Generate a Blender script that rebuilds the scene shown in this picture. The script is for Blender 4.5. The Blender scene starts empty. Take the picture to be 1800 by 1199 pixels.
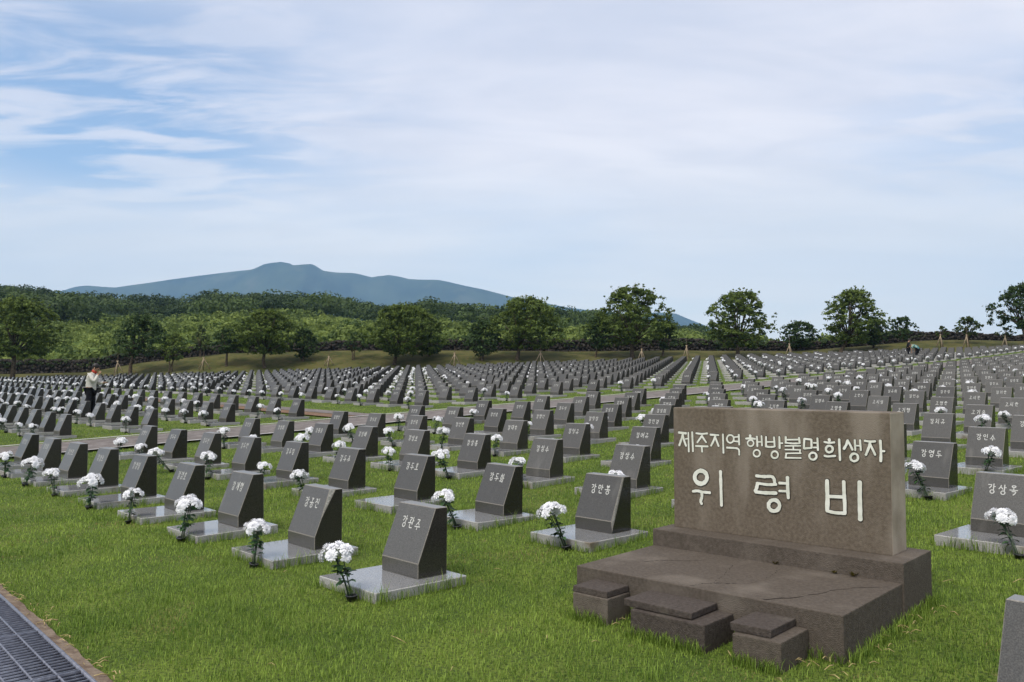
import bpy, bmesh, math, random
import numpy as np
from mathutils import Vector, Matrix
R = math.radians
random.seed(7)
rng = np.random.default_rng(7)
scene = bpy.context.scene
col = scene.collection

# ------------------------------------------------------------------ camera
EYE = 1.675
FPX = 1480.0                       # focal length in pixels of the 1800 px wide photograph
PITCH = math.atan(68.1 / FPX)
cam_data = bpy.data.cameras.new('camera')
cam_data.sensor_width = 36.0
cam_data.lens = FPX / 1800.0 * 36.0
cam_data.clip_start = 0.1
cam_data.clip_end = 30000.0
cam = bpy.data.objects.new('camera', cam_data)
col.objects.link(cam)
cam.location = (0, 0, EYE)
cam.rotation_euler = (R(90) + PITCH, 0, 0)
scene.camera = cam

# ------------------------------------------------------------------ light
SUN_EL, SUN_AZ = R(56), R(215)     # azimuth clockwise from +Y (the view direction)
world = bpy.data.worlds.new('World')
scene.world = world
world.use_nodes = True
nt = world.node_tree
nt.nodes.clear()
def N(t, kind, **kw):
    n = t.nodes.new(kind)
    for k, v in kw.items(): setattr(n, k, v)
    return n
L = nt.links.new
out = N(nt, 'ShaderNodeOutputWorld')
sky = N(nt, 'ShaderNodeTexSky', sky_type='NISHITA', sun_disc=False)
sky.sun_elevation = SUN_EL
sky.sun_rotation = SUN_AZ
bg_sky = N(nt, 'ShaderNodeBackground'); bg_sky.inputs['Strength'].default_value = 0.10
L(sky.outputs[0], bg_sky.inputs['Color'])
tc = N(nt, 'ShaderNodeTexCoord')
sep = N(nt, 'ShaderNodeSeparateXYZ'); L(tc.outputs['Generated'], sep.inputs[0])
zc = N(nt, 'ShaderNodeMath', operation='MAXIMUM'); L(sep.outputs['Z'], zc.inputs[0]); zc.inputs[1].default_value = 0.0
za = N(nt, 'ShaderNodeMath', operation='ADD'); L(zc.outputs[0], za.inputs[0]); za.inputs[1].default_value = 0.10
dx = N(nt, 'ShaderNodeMath', operation='DIVIDE'); L(sep.outputs['X'], dx.inputs[0]); L(za.outputs[0], dx.inputs[1])
dy = N(nt, 'ShaderNodeMath', operation='DIVIDE'); L(sep.outputs['Y'], dy.inputs[0]); L(za.outputs[0], dy.inputs[1])
comb = N(nt, 'ShaderNodeCombineXYZ'); L(dx.outputs[0], comb.inputs['X']); L(dy.outputs[0], comb.inputs['Y'])
def cloud(scale, rot, sx, sy, detail, dist, loc):
    mp = N(nt, 'ShaderNodeMapping'); mp.inputs['Rotation'].default_value = (0, 0, R(rot))
    mp.inputs['Scale'].default_value = (sx, sy, 1); mp.inputs['Location'].default_value = loc
    L(comb.outputs[0], mp.inputs[0])
    n = N(nt, 'ShaderNodeTexNoise'); n.inputs['Scale'].default_value = scale
    n.inputs['Detail'].default_value = detail; n.inputs['Roughness'].default_value = 0.55
    n.inputs['Distortion'].default_value = dist
    L(mp.outputs[0], n.inputs['Vector'])
    return n.outputs['Fac']
def rampf(src, a, b):
    m = N(nt, 'ShaderNodeMapRange', interpolation_type='SMOOTHSTEP')
    m.inputs['From Min'].default_value = a; m.inputs['From Max'].default_value = b
    L(src, m.inputs['Value']); return m.outputs['Result']
def mth(op, x, y, clamp=False):
    m = N(nt, 'ShaderNodeMath', operation=op, use_clamp=clamp)
    for q, v in ((0, x), (1, y)):
        if isinstance(v, (int, float)): m.inputs[q].default_value = v
        else: L(v, m.inputs[q])
    return m.outputs[0]
cover = rampf(cloud(0.50, 20, 0.9, 1.1, 8, 0.4, (3.1, 1.7, 0)), 0.30, 0.60)        # big veil
streak = rampf(cloud(3.6, -14, 0.60, 1.4, 12, 0.5, (0.4, 8.0, 0)), 0.40, 0.60)     # mottled streaks
shade0 = rampf(cloud(0.55, 30, 0.8, 1.25, 8, 0.4, (5.0, 2.2, 0)), 0.30, 0.70)
shade1 = rampf(cloud(2.2, -8, 0.60, 1.4, 11, 0.5, (1.0, 4.2, 0)), 0.34, 0.66)
shade = mth('ADD', mth('MULTIPLY', shade0, 0.5), mth('MULTIPLY', shade1, 0.5))
vd_ = N(nt, 'ShaderNodeVectorMath', operation='DISTANCE'); L(comb.outputs[0], vd_.inputs[0]); vd_.inputs[1].default_value = (-1.25, 2.30, 0)
gapm = rampf(vd_.outputs['Value'], 1.25, 0.15)                                      # a thin patch where the blue shows
vd2 = N(nt, 'ShaderNodeVectorMath', operation='DISTANCE'); L(comb.outputs[0], vd2.inputs[0]); vd2.inputs[1].default_value = (1.5, 2.3, 0)
gap2 = mth('MULTIPLY', rampf(vd2.outputs['Value'], 0.9, 0.1), 0.5)
gaps = mth('ADD', gapm, gap2)
thin = mth('MULTIPLY', mth('SUBTRACT', 1.15, streak), gaps)
alpha = mth('SUBTRACT', mth('SUBTRACT', 0.97, mth('MULTIPLY', mth('SUBTRACT', 1.0, cover), 0.30)), mth('MULTIPLY', thin, 0.72), True)
mcl = alpha.node
ccol = N(nt, 'ShaderNodeMix', data_type='RGBA')
ccol.inputs[6].default_value = (0.480, 0.480, 0.530, 1); ccol.inputs[7].default_value = (0.680, 0.645, 0.650, 1)
L(shade, ccol.inputs[0])
low = rampf(sep.outputs['Z'], 0.30, 0.06)
cc2 = N(nt, 'ShaderNodeMix', data_type='RGBA'); lw = N(nt, 'ShaderNodeMath', operation='MULTIPLY'); L(low, lw.inputs[0]); lw.inputs[1].default_value = 0.85
L(lw.outputs[0], cc2.inputs[0]); L(ccol.outputs[2], cc2.inputs[6]); cc2.inputs[7].default_value = (0.86, 0.82, 0.72, 1)
ccol = cc2
bg_cl = N(nt, 'ShaderNodeBackground'); bg_cl.inputs['Strength'].default_value = 0.90
L(ccol.outputs[2], bg_cl.inputs['Color'])
mixw = N(nt, 'ShaderNodeMixShader')
L(mcl.outputs[0], mixw.inputs[0]); L(bg_sky.outputs[0], mixw.inputs[1]); L(bg_cl.outputs[0], mixw.inputs[2])
L(mixw.outputs[0], out.inputs['Surface'])

sun_d = bpy.data.lights.new('sun', 'SUN')
sun_d.energy = 1.8
sun_d.angle = R(24)
sun_d.color = (1.0, 0.95, 0.86)
sun = bpy.data.objects.new('sun', sun_d)
col.objects.link(sun)
sd = Vector((math.sin(SUN_AZ) * math.cos(SUN_EL), math.cos(SUN_AZ) * math.cos(SUN_EL), math.sin(SUN_EL)))
sun.rotation_euler = sd.to_track_quat('Z', 'Y').to_euler()
sun.location = (0, 0, 60)

scene.view_settings.view_transform = 'Standard'
scene.view_settings.look = 'None'
scene.view_settings.exposure = 1.05
scene.view_settings.gamma = 1.0
scene.cycles.max_bounces = 6
scene.cycles.diffuse_bounces = 3
scene.cycles.transparent_max_bounces = 8
scene.cycles.volume_bounces = 0
scene.cycles.use_denoising = True

# ------------------------------------------------------------------ helpers
def tag(o, label=None, cat=None, group=None, kind=None):
    if label: o['label'] = label
    if cat: o['category'] = cat
    if group: o['group'] = group
    if kind: o['kind'] = kind
    return o
def empty(name, loc, rz=0.0):
    o = bpy.data.objects.new(name, None); o.empty_display_size = 0.2
    col.objects.link(o); o.location = loc; o.rotation_euler = (0, 0, rz)
    return o
def link(name, me, parent=None, loc=None, rot=None):
    o = bpy.data.objects.new(name, me); col.objects.link(o)
    if parent: o.parent = parent
    if loc is not None: o.location = loc
    if rot is not None: o.rotation_euler = rot
    return o
def polymesh(name, V, F, mats, mi=None, smooth=False, tint=None):
    """V (n,3); F array (m,k) or list of such arrays with k = 3 or 4."""
    me = bpy.data.meshes.new(name)
    V = np.asarray(V, dtype=np.float32)
    Fs = F if isinstance(F, list) else [F]
    Fs = [np.asarray(f, dtype=np.int32) for f in Fs if len(f)]
    me.vertices.add(len(V)); me.vertices.foreach_set('co', V.ravel())
    nl = sum(f.size for f in Fs); npoly = sum(len(f) for f in Fs)
    me.loops.add(nl); me.polygons.add(npoly)
    me.loops.foreach_set('vertex_index', np.concatenate([f.ravel() for f in Fs]))
    tot = np.concatenate([np.full(len(f), f.shape[1], np.int32) for f in Fs])
    st = np.concatenate([[0], np.cumsum(tot)[:-1]]).astype(np.int32)
    me.polygons.foreach_set('loop_start', st)
    try: me.polygons.foreach_set('loop_total', tot)
    except Exception: pass
    if mi is not None: me.polygons.foreach_set('material_index', np.asarray(mi, np.int32))
    if smooth: me.polygons.foreach_set('use_smooth', np.ones(npoly, bool))
    for m in (mats if isinstance(mats, (list, tuple)) else [mats]): me.materials.append(m)
    if tint is not None:
        a = me.attributes.new('tint', 'FLOAT', 'POINT'); a.data.foreach_set('value', np.asarray(tint, np.float32))
    me.update(calc_edges=True); me.validate()
    return me
class MB:
    """collects quads, tubes and boxes into one mesh"""
    def __init__(s): s.V = []; s.Q = []; s.T = []; s.mq = []; s.mt = []; s.n = 0
    def add(s, V, Q=(), T=(), m=0):
        V = np.asarray(V, float).reshape(-1, 3); s.V.append(V)
        if len(Q): Q = np.asarray(Q, int); s.Q.append(Q + s.n); s.mq += [m] * len(Q)
        if len(T): T = np.asarray(T, int); s.T.append(T + s.n); s.mt += [m] * len(T)
        s.n += len(V)
    def box(s, lo, hi, m=0, M=None):
        x0, y0, z0 = lo; x1, y1, z1 = hi
        V = np.array([(x0,y0,z0),(x1,y0,z0),(x1,y1,z0),(x0,y1,z0),(x0,y0,z1),(x1,y0,z1),(x1,y1,z1),(x0,y1,z1)], float)
        if M is not None: V = np.array([tuple(M @ Vector(v)) for v in V])
        s.add(V, [(3,2,1,0),(4,5,6,7),(0,1,5,4),(1,2,6,5),(2,3,7,6),(3,0,4,7)], m=m)
    def tube(s, pts, rad, k=8, m=0, cap=True):
        P = np.asarray(pts, float); n = len(P)
        rad = np.broadcast_to(np.asarray(rad, float), (n,))
        T = np.gradient(P, axis=0); T /= np.linalg.norm(T, axis=1)[:, None] + 1e-12
        up = np.array([0, 0, 1.0]) if abs(T[0][2]) < 0.9 else np.array([1.0, 0, 0])
        V = []
        a = np.linspace(0, 2 * np.pi, k, endpoint=False)
        for i in range(n):
            x = np.cross(up, T[i]); x /= np.linalg.norm(x) + 1e-12; y = np.cross(T[i], x)
            V.append(P[i] + rad[i] * (np.cos(a)[:, None] * x + np.sin(a)[:, None] * y))
        V = np.concatenate(V); Q = []
        for i in range(n - 1):
            for j in range(k):
                j2 = (j + 1) % k; Q.append((i*k+j, i*k+j2, (i+1)*k+j2, (i+1)*k+j))
        T3 = []
        if cap:
            V = np.vstack([V, P[0], P[-1]]); c0 = n * k
            for j in range(k):
                j2 = (j + 1) % k; T3 += [(c0, j2, j), (c0 + 1, (n-1)*k + j, (n-1)*k + j2)]
        s.add(V, Q, T3, m)
    def mesh(s, name, mats, smooth=False, tint=None):
        Q = np.concatenate(s.Q) if s.Q else np.zeros((0, 4), int); T = np.concatenate(s.T) if s.T else np.zeros((0, 3), int)
        return polymesh(name, np.concatenate(s.V), [Q, T], mats, s.mq + s.mt, smooth, tint)
def sstep(x, a, b):
    t = np.clip((np.asarray(x, float) - a) / (b - a), 0, 1); return t * t * (3 - 2 * t)

# ------------------------------------------------------------------ materials
def pmat(name, c1, c2=None, scale=20.0, rough=0.7, spec=0.3, bump=0.0, bscale=None, detail=6, metal=0.0, coords='Object',
         lo=0.35, hi=0.65, attr=None, trans=0.0, rnd=0.0, third=None, thirdscale=3.0, thr=(0.55, 0.75), tstretch=(1, 1, 1)):
    m = bpy.data.materials.new(name); m.use_nodes = True
    t = m.node_tree; b = t.nodes['Principled BSDF']
    b.inputs['Roughness'].default_value = rough; b.inputs['Specular IOR Level'].default_value = spec
    b.inputs['Metallic'].default_value = metal
    tcn = N(t, 'ShaderNodeTexCoord')
    cvec = tcn.outputs[coords]
    if rnd:
        oi0 = N(t, 'ShaderNodeObjectInfo'); sc0 = N(t, 'ShaderNodeVectorMath', operation='MULTIPLY_ADD')
        cb0 = N(t, 'ShaderNodeCombineXYZ')
        for k_ in range(3): t.links.new(oi0.outputs['Random'], cb0.inputs[k_])
        t.links.new(cb0.outputs[0], sc0.inputs[0]); sc0.inputs[1].default_value = (37.0, 91.0, 53.0); t.links.new(cvec, sc0.inputs[2]); cvec = sc0.outputs[0]
    colr = None
    if c2 is None: b.inputs['Base Color'].default_value = (*c1, 1)
    else:
        mixn = N(t, 'ShaderNodeMix', data_type='RGBA')
        mixn.inputs[6].default_value = (*c1, 1); mixn.inputs[7].default_value = (*c2, 1)
        if attr:
            an = N(t, 'ShaderNodeAttribute', attribute_name=attr); t.links.new(an.outputs['Fac'], mixn.inputs[0])
        else:
            nn = N(t, 'ShaderNodeTexNoise'); nn.inputs['Scale'].default_value = scale; nn.inputs['Detail'].default_value = detail
            t.links.new(cvec, nn.inputs['Vector'])
            mr = N(t, 'ShaderNodeMapRange'); mr.inputs['From Min'].default_value = lo; mr.inputs['From Max'].default_value = hi
            t.links.new(nn.outputs['Fac'], mr.inputs['Value']); t.links.new(mr.outputs['Result'], mixn.inputs[0])
        colr = mixn.outputs[2]
        if third is not None:
            n3 = N(t, 'ShaderNodeTexNoise'); n3.inputs['Scale'].default_value = thirdscale; n3.inputs['Detail'].default_value = 5
            mp3 = N(t, 'ShaderNodeMapping'); mp3.inputs['Scale'].default_value = tstretch; t.links.new(cvec, mp3.inputs[0]); t.links.new(mp3.outputs[0], n3.inputs['Vector'])
            m3 = N(t, 'ShaderNodeMapRange', interpolation_type='SMOOTHSTEP'); m3.inputs['From Min'].default_value = thr[0]; m3.inputs['From Max'].default_value = thr[1]
            t.links.new(n3.outputs['Fac'], m3.inputs['Value'])
            x3 = N(t, 'ShaderNodeMix', data_type='RGBA'); t.links.new(m3.outputs['Result'], x3.inputs[0])
            t.links.new(colr, x3.inputs[6]); x3.inputs[7].default_value = (*third, 1); colr = x3.outputs[2]
        if rnd:
            oi = N(t, 'ShaderNodeObjectInfo'); mr2 = N(t, 'ShaderNodeMapRange')
            mr2.inputs['To Min'].default_value = 1 - rnd; mr2.inputs['To Max'].default_value = 1 + rnd
            t.links.new(oi.outputs['Random'], mr2.inputs['Value'])
            vm = N(t, 'ShaderNodeVectorMath', operation='SCALE'); t.links.new(colr, vm.inputs[0]); t.links.new(mr2.outputs['Result'], vm.inputs['Scale'])
            colr = vm.outputs[0]
        t.links.new(colr, b.inputs['Base Color'])
    if bump:
        bn = N(t, 'ShaderNodeTexNoise'); bn.inputs['Scale'].default_value = bscale or scale; bn.inputs['Detail'].default_value = 6
        t.links.new(cvec, bn.inputs['Vector'])
        bu = N(t, 'ShaderNodeBump'); bu.inputs['Strength'].default_value = bump; bu.inputs['Distance'].default_value = 0.02
        t.links.new(bn.outputs['Fac'], bu.inputs['Height']); t.links.new(bu.outputs['Normal'], b.inputs['Normal'])
    if trans:
        tr = N(t, 'ShaderNodeBsdfTranslucent'); mxs = N(t, 'ShaderNodeMixShader'); mxs.inputs[0].default_value = trans
        if colr is not None: t.links.new(colr, tr.inputs['Color'])
        else: tr.inputs['Color'].default_value = (*c1, 1)
        t.links.new(b.outputs[0], mxs.inputs[1]); t.links.new(tr.outputs[0], mxs.inputs[2])
        t.links.new(mxs.outputs[0], t.nodes['Material Output'].inputs['Surface'])
    return m
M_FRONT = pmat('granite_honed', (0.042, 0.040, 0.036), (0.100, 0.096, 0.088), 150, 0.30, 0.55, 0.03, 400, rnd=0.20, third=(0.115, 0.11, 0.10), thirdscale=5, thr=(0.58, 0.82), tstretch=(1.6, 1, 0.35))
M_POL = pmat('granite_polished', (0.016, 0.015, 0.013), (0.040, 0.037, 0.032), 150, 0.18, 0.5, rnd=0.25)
M_TOP = pmat('granite_pale_top', (0.10, 0.095, 0.088), (0.20, 0.195, 0.185), 260, 0.30, 0.5, rnd=0.1)  # tablet tops get a paler base colour than the sides
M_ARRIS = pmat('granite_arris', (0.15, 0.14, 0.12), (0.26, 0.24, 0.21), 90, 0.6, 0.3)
M_CHIP = pmat('granite_broken', (0.16, 0.16, 0.145), (0.34, 0.33, 0.30), 60, 0.8, 0.2, 0.6, 60)
M_PADT = pmat('slab_polished', (0.11, 0.11, 0.112), (0.27, 0.27, 0.27), 200, 0.10, 0.62, rnd=0.1)
M_PADS = pmat('slab_side', (0.20, 0.195, 0.185), (0.42, 0.41, 0.39), 160, 0.6, 0.3, 0.1, 200, third=(0.17, 0.14, 0.10), thirdscale=4, thr=(0.56, 0.75), rnd=0.1)
M_WHITE = pmat('white_lettering', (0.50, 0.50, 0.47), None, rough=0.6)
M_LETTER = pmat('cream_lettering', (0.60, 0.61, 0.52), (0.74, 0.74, 0.66), 14, 0.6)
M_PETAL = pmat('petal_white', (0.84, 0.84, 0.86), None, rough=0.6, spec=0.2, trans=0.18)
M_LEAF = pmat('bouquet_leaf', (0.014, 0.042, 0.016), (0.045, 0.105, 0.030), 30, 0.5, 0.4)
M_STEM = pmat('bouquet_stem', (0.035, 0.06, 0.03), (0.06, 0.09, 0.05), 30, 0.5, 0.4)
M_POT = pmat('black_plastic', (0.015, 0.016, 0.018), (0.03, 0.03, 0.032), 30, 0.45, 0.4)
# ------------------------------------------------------------------ the lie of the land
TH = 0.7585                        # the headstone rows run 43.5 degrees off the view direction
ST, CT = math.sin(TH), math.cos(TH)
U1 = np.array([-ST, CT]); U2 = np.array([CT, ST])
ROTZ = math.atan2(-CT, ST)         # local x of every headstone = -U1, local y = U2
cp, sp = math.cos(PITCH), math.sin(PITCH)
def ray(px, py):
    vx = (px - 900) / FPX; vz = -(py - 599.5) / FPX
    return np.array([vx, cp - vz * sp, sp + vz * cp])
def unproj(px, py, Y):
    d = ray(px, py); return np.array([0, 0, EYE]) + d * (Y / d[1])
def on_ground(px, py, z=0.0):
    d = ray(px, py); return np.array([0, 0, EYE]) + d * ((z - EYE) / d[2])
def zat(py, Y): return unproj(900, py, Y)[2]
WPX = np.array([-900, -300, 0, 150, 250, 400, 600, 850, 1000, 1200, 1300, 1400, 1500, 1560, 1600, 1660, 1700, 1760, 1850, 2100, 2700])
WBY = np.array([668, 664, 658, 655, 638, 622, 617, 617, 619, 617, 618, 618, 611, 606, 601, 599, 599, 600, 600, 600, 602])
WTY = np.array([640, 636, 632, 632, 616, 605, 599, 597, 597, 595, 599, 601, 596, 589, 584, 582, 584, 588, 592, 592, 594])
WZB = np.array([zat(y, 99.0) for y in WBY]); WZT = np.array([zat(y, 99.0) for y in WTY])
RPX = np.array([-900, -200, 0, 60, 130, 200, 300, 380, 450, 540, 600, 640, 700, 760, 800, 900, 1000, 1050, 1180, 1240, 1300, 1400, 1500, 1600, 1800, 2700])
RIY = np.array([520, 496, 497, 503, 512, 517, 521, 512, 515, 517, 524, 534, 538, 532, 535, 545, 545, 549, 563, 571, 584, 596, 601, 604, 606, 610])
RZ = np.array([zat(y + 31, 350.0) for y in RIY])
def field_z(X, Y):
    u1 = -X * ST + Y * CT; u2 = X * CT + Y * ST
    t = np.clip(u2 - 4.455, 0, 100); w = np.clip(u1 - 21, 0, 85)
    return 0.039 * t * t / (t + 0.6) + 0.00012 * t * t + 0.5 * (1 - np.exp(-w * 0.036)) + 0.000055 * w * w
def ground_z(X, Y):
    X = np.asarray(X, float); Y = np.asarray(Y, float)
    Ys = np.maximum(Y, 1.0); px = 900 + FPX * X / Ys
    f = np.minimum(1.0, 86.0 / Ys)
    zf = field_z(X * f, np.where(Y > 86, 86.0, Y))
    zb = np.interp(px, WPX, WZB); zr = np.interp(px, RPX, RZ)
    z = zf + (zb - zf) * sstep(Y, 86, 97.5)
    z = z + (zr - zb) * np.clip((Y - 101) / 249, 0, 1) ** 0.95 * (Y > 101)
    z = z * (1 - 0.85 * sstep(Y, 380, 1400))
    return z
def gz(x, y): return float(ground_z(x, y))

# materials of the ground
def ground_mat():
    m = bpy.data.materials.new('lawn_ground'); m.use_nodes = True
    t = m.node_tree; b = t.nodes['Principled BSDF']; b.inputs['Roughness'].default_value = 0.9; b.inputs['Specular IOR Level'].default_value = 0.1
    tcn = N(t, 'ShaderNodeTexCoord'); l = t.links.new
    def noise(sc, det=6):
        n = N(t, 'ShaderNodeTexNoise'); n.inputs['Scale'].default_value = sc; n.inputs['Detail'].default_value = det
        l(tcn.outputs['Object'], n.inputs['Vector']); return n.outputs['Fac']
    def mr(s, a, bb):
        n = N(t, 'ShaderNodeMapRange', interpolation_type='SMOOTHSTEP'); n.inputs['From Min'].default_value = a; n.inputs['From Max'].default_value = bb
        l(s, n.inputs['Value']); return n.outputs['Result']
    def mix(f, a, c):
        n = N(t, 'ShaderNodeMix', data_type='RGBA'); l(f, n.inputs[0])
        for i, v in ((6, a), (7, c)):
            if isinstance(v, tuple): n.inputs[i].default_value = (*v, 1)
            else: l(v, n.inputs[i])
        return n.outputs[2]
    lawn = mix(mr(noise(1.3), 0.35, 0.68), (0.072, 0.112, 0.018), (0.130, 0.170, 0.030))
    lawn = mix(mr(noise(38, 8), 0.40, 0.68), lawn, (0.034, 0.050, 0.014))
    lawn = mix(mr(noise(9, 4), 0.64, 0.80), lawn, (0.15, 0.145, 0.050))
    berm = mix(mr(noise(0.5, 6), 0.38, 0.62), (0.045, 0.052, 0.013), (0.090, 0.085, 0.027))  # dry olive bank, its colour darkened to carry the trees' shade
    berm = mix(mr(noise(2.6, 6), 0.52, 0.7), berm, (0.095, 0.070, 0.028))
    mead = mix(mr(noise(0.06, 7), 0.38, 0.62), (0.075, 0.115, 0.024), (0.150, 0.195, 0.042))
    mead = mix(mr(noise(0.7, 6), 0.45, 0.7), mead, (0.040, 0.085, 0.020))
    wood = mix(mr(noise(0.05), 0.4, 0.6), (0.018, 0.035, 0.012), (0.035, 0.06, 0.018))
    sepn = N(t, 'ShaderNodeSeparateXYZ'); l(tcn.outputs['Object'], sepn.inputs[0])
    c = mix(mr(sepn.outputs['Y'], 84, 91), lawn, berm)
    c = mix(mr(sepn.outputs['Y'], 98, 102), c, mead)
    c = mix(mr(sepn.outputs['Y'], 210, 330), c, wood)
    l(c, b.inputs['Base Color'])
    bu = N(t, 'ShaderNodeBump'); bu.inputs['Strength'].default_value = 0.7; bu.inputs['Distance'].default_value = 0.03
    l(noise(30, 8), bu.inputs['Height']); l(bu.outputs['Normal'], b.inputs['Normal'])
    return m
M_GROUND = ground_mat()
rad = np.concatenate([np.geomspace(0.6, 40, 50), np.arange(41.2, 112, 1.2), np.geomspace(115, 7000, 60)])
az = np.concatenate([np.linspace(-R(180), -R(45), 40, endpoint=False), np.linspace(-R(45), R(45), 300, endpoint=False), np.linspace(R(45), R(180), 40, endpoint=False)])
rr, aa = np.meshgrid(rad, az, indexing='ij')
GX, GY = rr * np.sin(aa), rr * np.cos(aa)
GV = np.stack([GX, GY, ground_z(GX, GY)], -1).reshape(-1, 3)
na = len(az); i, j = np.meshgrid(np.arange(len(rad) - 1), np.arange(na), indexing='ij'); j2 = (j + 1) % na
GF = np.stack([i*na+j, (i+1)*na+j, (i+1)*na+j2, i*na+j2], -1).reshape(-1, 4)[:, ::-1]
GV = np.vstack([GV, [[0, 0, 0]]]); jj = np.arange(na)
GT = np.stack([np.full(na, len(GV) - 1), (jj + 1) % na, jj], -1)
g = link('ground', polymesh('ground', GV, [GF, GT], M_GROUND, smooth=True)); tag(g, kind='structure')
if g.data.polygons[0].normal.z < 0: g.data.flip_normals()

def warp(P):                        # a rendering of the lens: rows near the frame's edge stand a little closer in
    x, y = P[0], P[1]
    r2 = (x / max(y, 1) * 1504 / 900) ** 2
    return np.array([x * 1.0162 * (1 - 0.0366 * min(r2, 1.6)), y])
P00 = np.array([-0.5288, 7.0339])
def grid(a, b): return P00 + a * 1.5797 * U1 + b * 2.3827 * U2
def uv_pt(u1, u2): return u1 * U1 + u2 * U2

# ------------------------------------------------------------------ paths (sheets just above the lawn)
M_PATH = pmat('path_paving', (0.115, 0.098, 0.088), (0.190, 0.168, 0.155), 3.5, 0.8, 0.2, 0.3, 30, third=(0.10, 0.082, 0.072), thirdscale=9, thr=(0.52, 0.68))
M_KERB = pmat('path_kerb', (0.28, 0.27, 0.25), (0.40, 0.39, 0.37), 12, 0.8, 0.2, 0.2, 60)
M_SOIL = pmat('bare_soil', (0.130, 0.082, 0.050), (0.20, 0.13, 0.085), 8, 0.95, 0.1, 0.5, 20)
def strip(name, a0, a1, b0, b1, along, mat_, lift, kind='structure'):
    """a sheet from a0..a1 along one grid axis and b0..b1 across it"""
    n = max(2, int((a1 - a0) / 0.8)); V = []; F = []
    nb = 5
    for k in range(n + 1):
        s = a0 + (a1 - a0) * k / n
        for q in range(nb):
            c = b0 + (b1 - b0) * q / (nb - 1)
            p = warp(uv_pt(c, s) if along == 2 else uv_pt(s, c))
            V.append((p[0], p[1], gz(p[0], p[1]) + lift))
    for k in range(n):
        for q in range(nb - 1):
            F.append((k*nb+q, k*nb+q+1, (k+1)*nb+q+1, (k+1)*nb+q))
    me = polymesh(name, V, np.array(F), mat_)
    if me.polygons[0].normal.z < 0: me.flip_normals()
    return tag(link(name, me), kind=kind)
strip('path', -8.0, 92.0, 20.5, 23.0, 2, M_PATH, 0.045)
strip('path_kerb', -8.0, 92.0, 20.30, 20.47, 2, M_KERB, 0.06)
strip('path_kerb', -8.0, 92.0, 23.03, 23.2, 2, M_KERB, 0.06)
strip('path', 23.25, 90.0, 15.35, 16.1, 1, M_PATH, 0.045)
strip('soil', 23.25, 90.0, 14.6, 15.32, 1, M_SOIL, 0.04)

# ------------------------------------------------------------------ drain at the lower left
e0 = on_ground(0, 1055.6)[:2]; e1 = on_ground(153, 1199)[:2]
ddir = (e1 - e0) / np.linalg.norm(e1 - e0); dnor = np.array([ddir[1], -ddir[0]])
if dnor @ (np.array([0., 5.]) - e0) > 0: dnor = -dnor          # towards the lower left
drz = math.atan2(ddir[1], ddir[0])
M_STEEL = pmat('galvanised_steel', (0.17, 0.175, 0.21), (0.28, 0.29, 0.33), 25, 0.42, 0.5, metal=0.75)
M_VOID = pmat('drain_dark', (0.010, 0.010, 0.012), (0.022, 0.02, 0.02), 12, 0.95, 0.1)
M_EDGE = pmat('drain_edge_concrete', (0.115, 0.082, 0.060), (0.21, 0.165, 0.125), 14, 0.95, 0.1, 0.6, 40, third=(0.23, 0.18, 0.11), thirdscale=30, thr=(0.58, 0.7))
sgn = 1 if np.array([-ddir[1], ddir[0]]) @ dnor > 0 else -1      # local +y or -y points away from the lawn
drain = tag(empty('drain_grate', (e0[0], e0[1], 0.0), drz), 'galvanised steel drain grating beside the lawn in the lower left corner', 'drain grate')
bars = MB(); fr = MB(); vd = MB()
L0, L1, WID = -3.0, 4.5, 0.98
for k in range(int((L1 - L0) / 0.056)):
    x = L0 + 0.056 * k
    y0, y1 = sorted((0.012 * sgn, WID * sgn)); bars.box((x, y0, 0.012), (x + 0.008, y1, 0.036))
for k in range(1, 8):
    y = sgn * WID * k / 8; bars.box((L0, y - 0.004, 0.018), (L1, y + 0.004, 0.0395))
link('grating_bars', bars.mesh('grating_bars', M_STEEL), drain)
for y in (0.0, WID):
    fr.box((L0, sgn * y - 0.008, 0.004), (L1, sgn * y + 0.008, 0.043))
for x in np.arange(L0 + 0.23, L1, 0.995):
    y0, y1 = sorted((0.010 * sgn, (WID - 0.01) * sgn)); fr.box((x - 0.007, y0, 0.005), (x + 0.007, y1, 0.042))
link('grate_frame', fr.mesh('grate_frame', M_STEEL), drain)
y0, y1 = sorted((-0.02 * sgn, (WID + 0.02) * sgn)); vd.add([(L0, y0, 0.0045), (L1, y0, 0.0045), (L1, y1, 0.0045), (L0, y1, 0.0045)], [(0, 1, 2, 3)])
link('drain_shade_sheet', vd.mesh('drain_shade_sheet', M_VOID), drain)  # dark sheet close under the bars, coloured as the shade of a deep drain
kb = MB()
nk = 90
for k in range(nk):
    x0 = L0 + (L1 - L0) * k / nk; x1 = L0 + (L1 - L0) * (k + 1) / nk
    kw = lambda q: 0.085 + 0.006 * math.sin(q * .7) + 0.005 * math.sin(q * 1.9); w0, w1 = kw(k), kw(k + 1)
    kb.add([(x0, -sgn * 0.012, 0.034), (x1, -sgn * 0.012, 0.034), (x1, -sgn * w1, 0.026), (x0, -sgn * w0, 0.026)], [(0, 1, 2, 3)])
    kb.add([(x0, -sgn * w0, 0.026), (x1, -sgn * w1, 0.026), (x1, -sgn * (w1 + 0.02), -0.01), (x0, -sgn * (w0 + 0.02), -0.01)], [(0, 1, 2, 3)])
tag(link('drain_kerb', kb.mesh('drain_kerb', M_EDGE), None, (e0[0], e0[1], 0.0), (0, 0, drz)), kind='structure')

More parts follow.
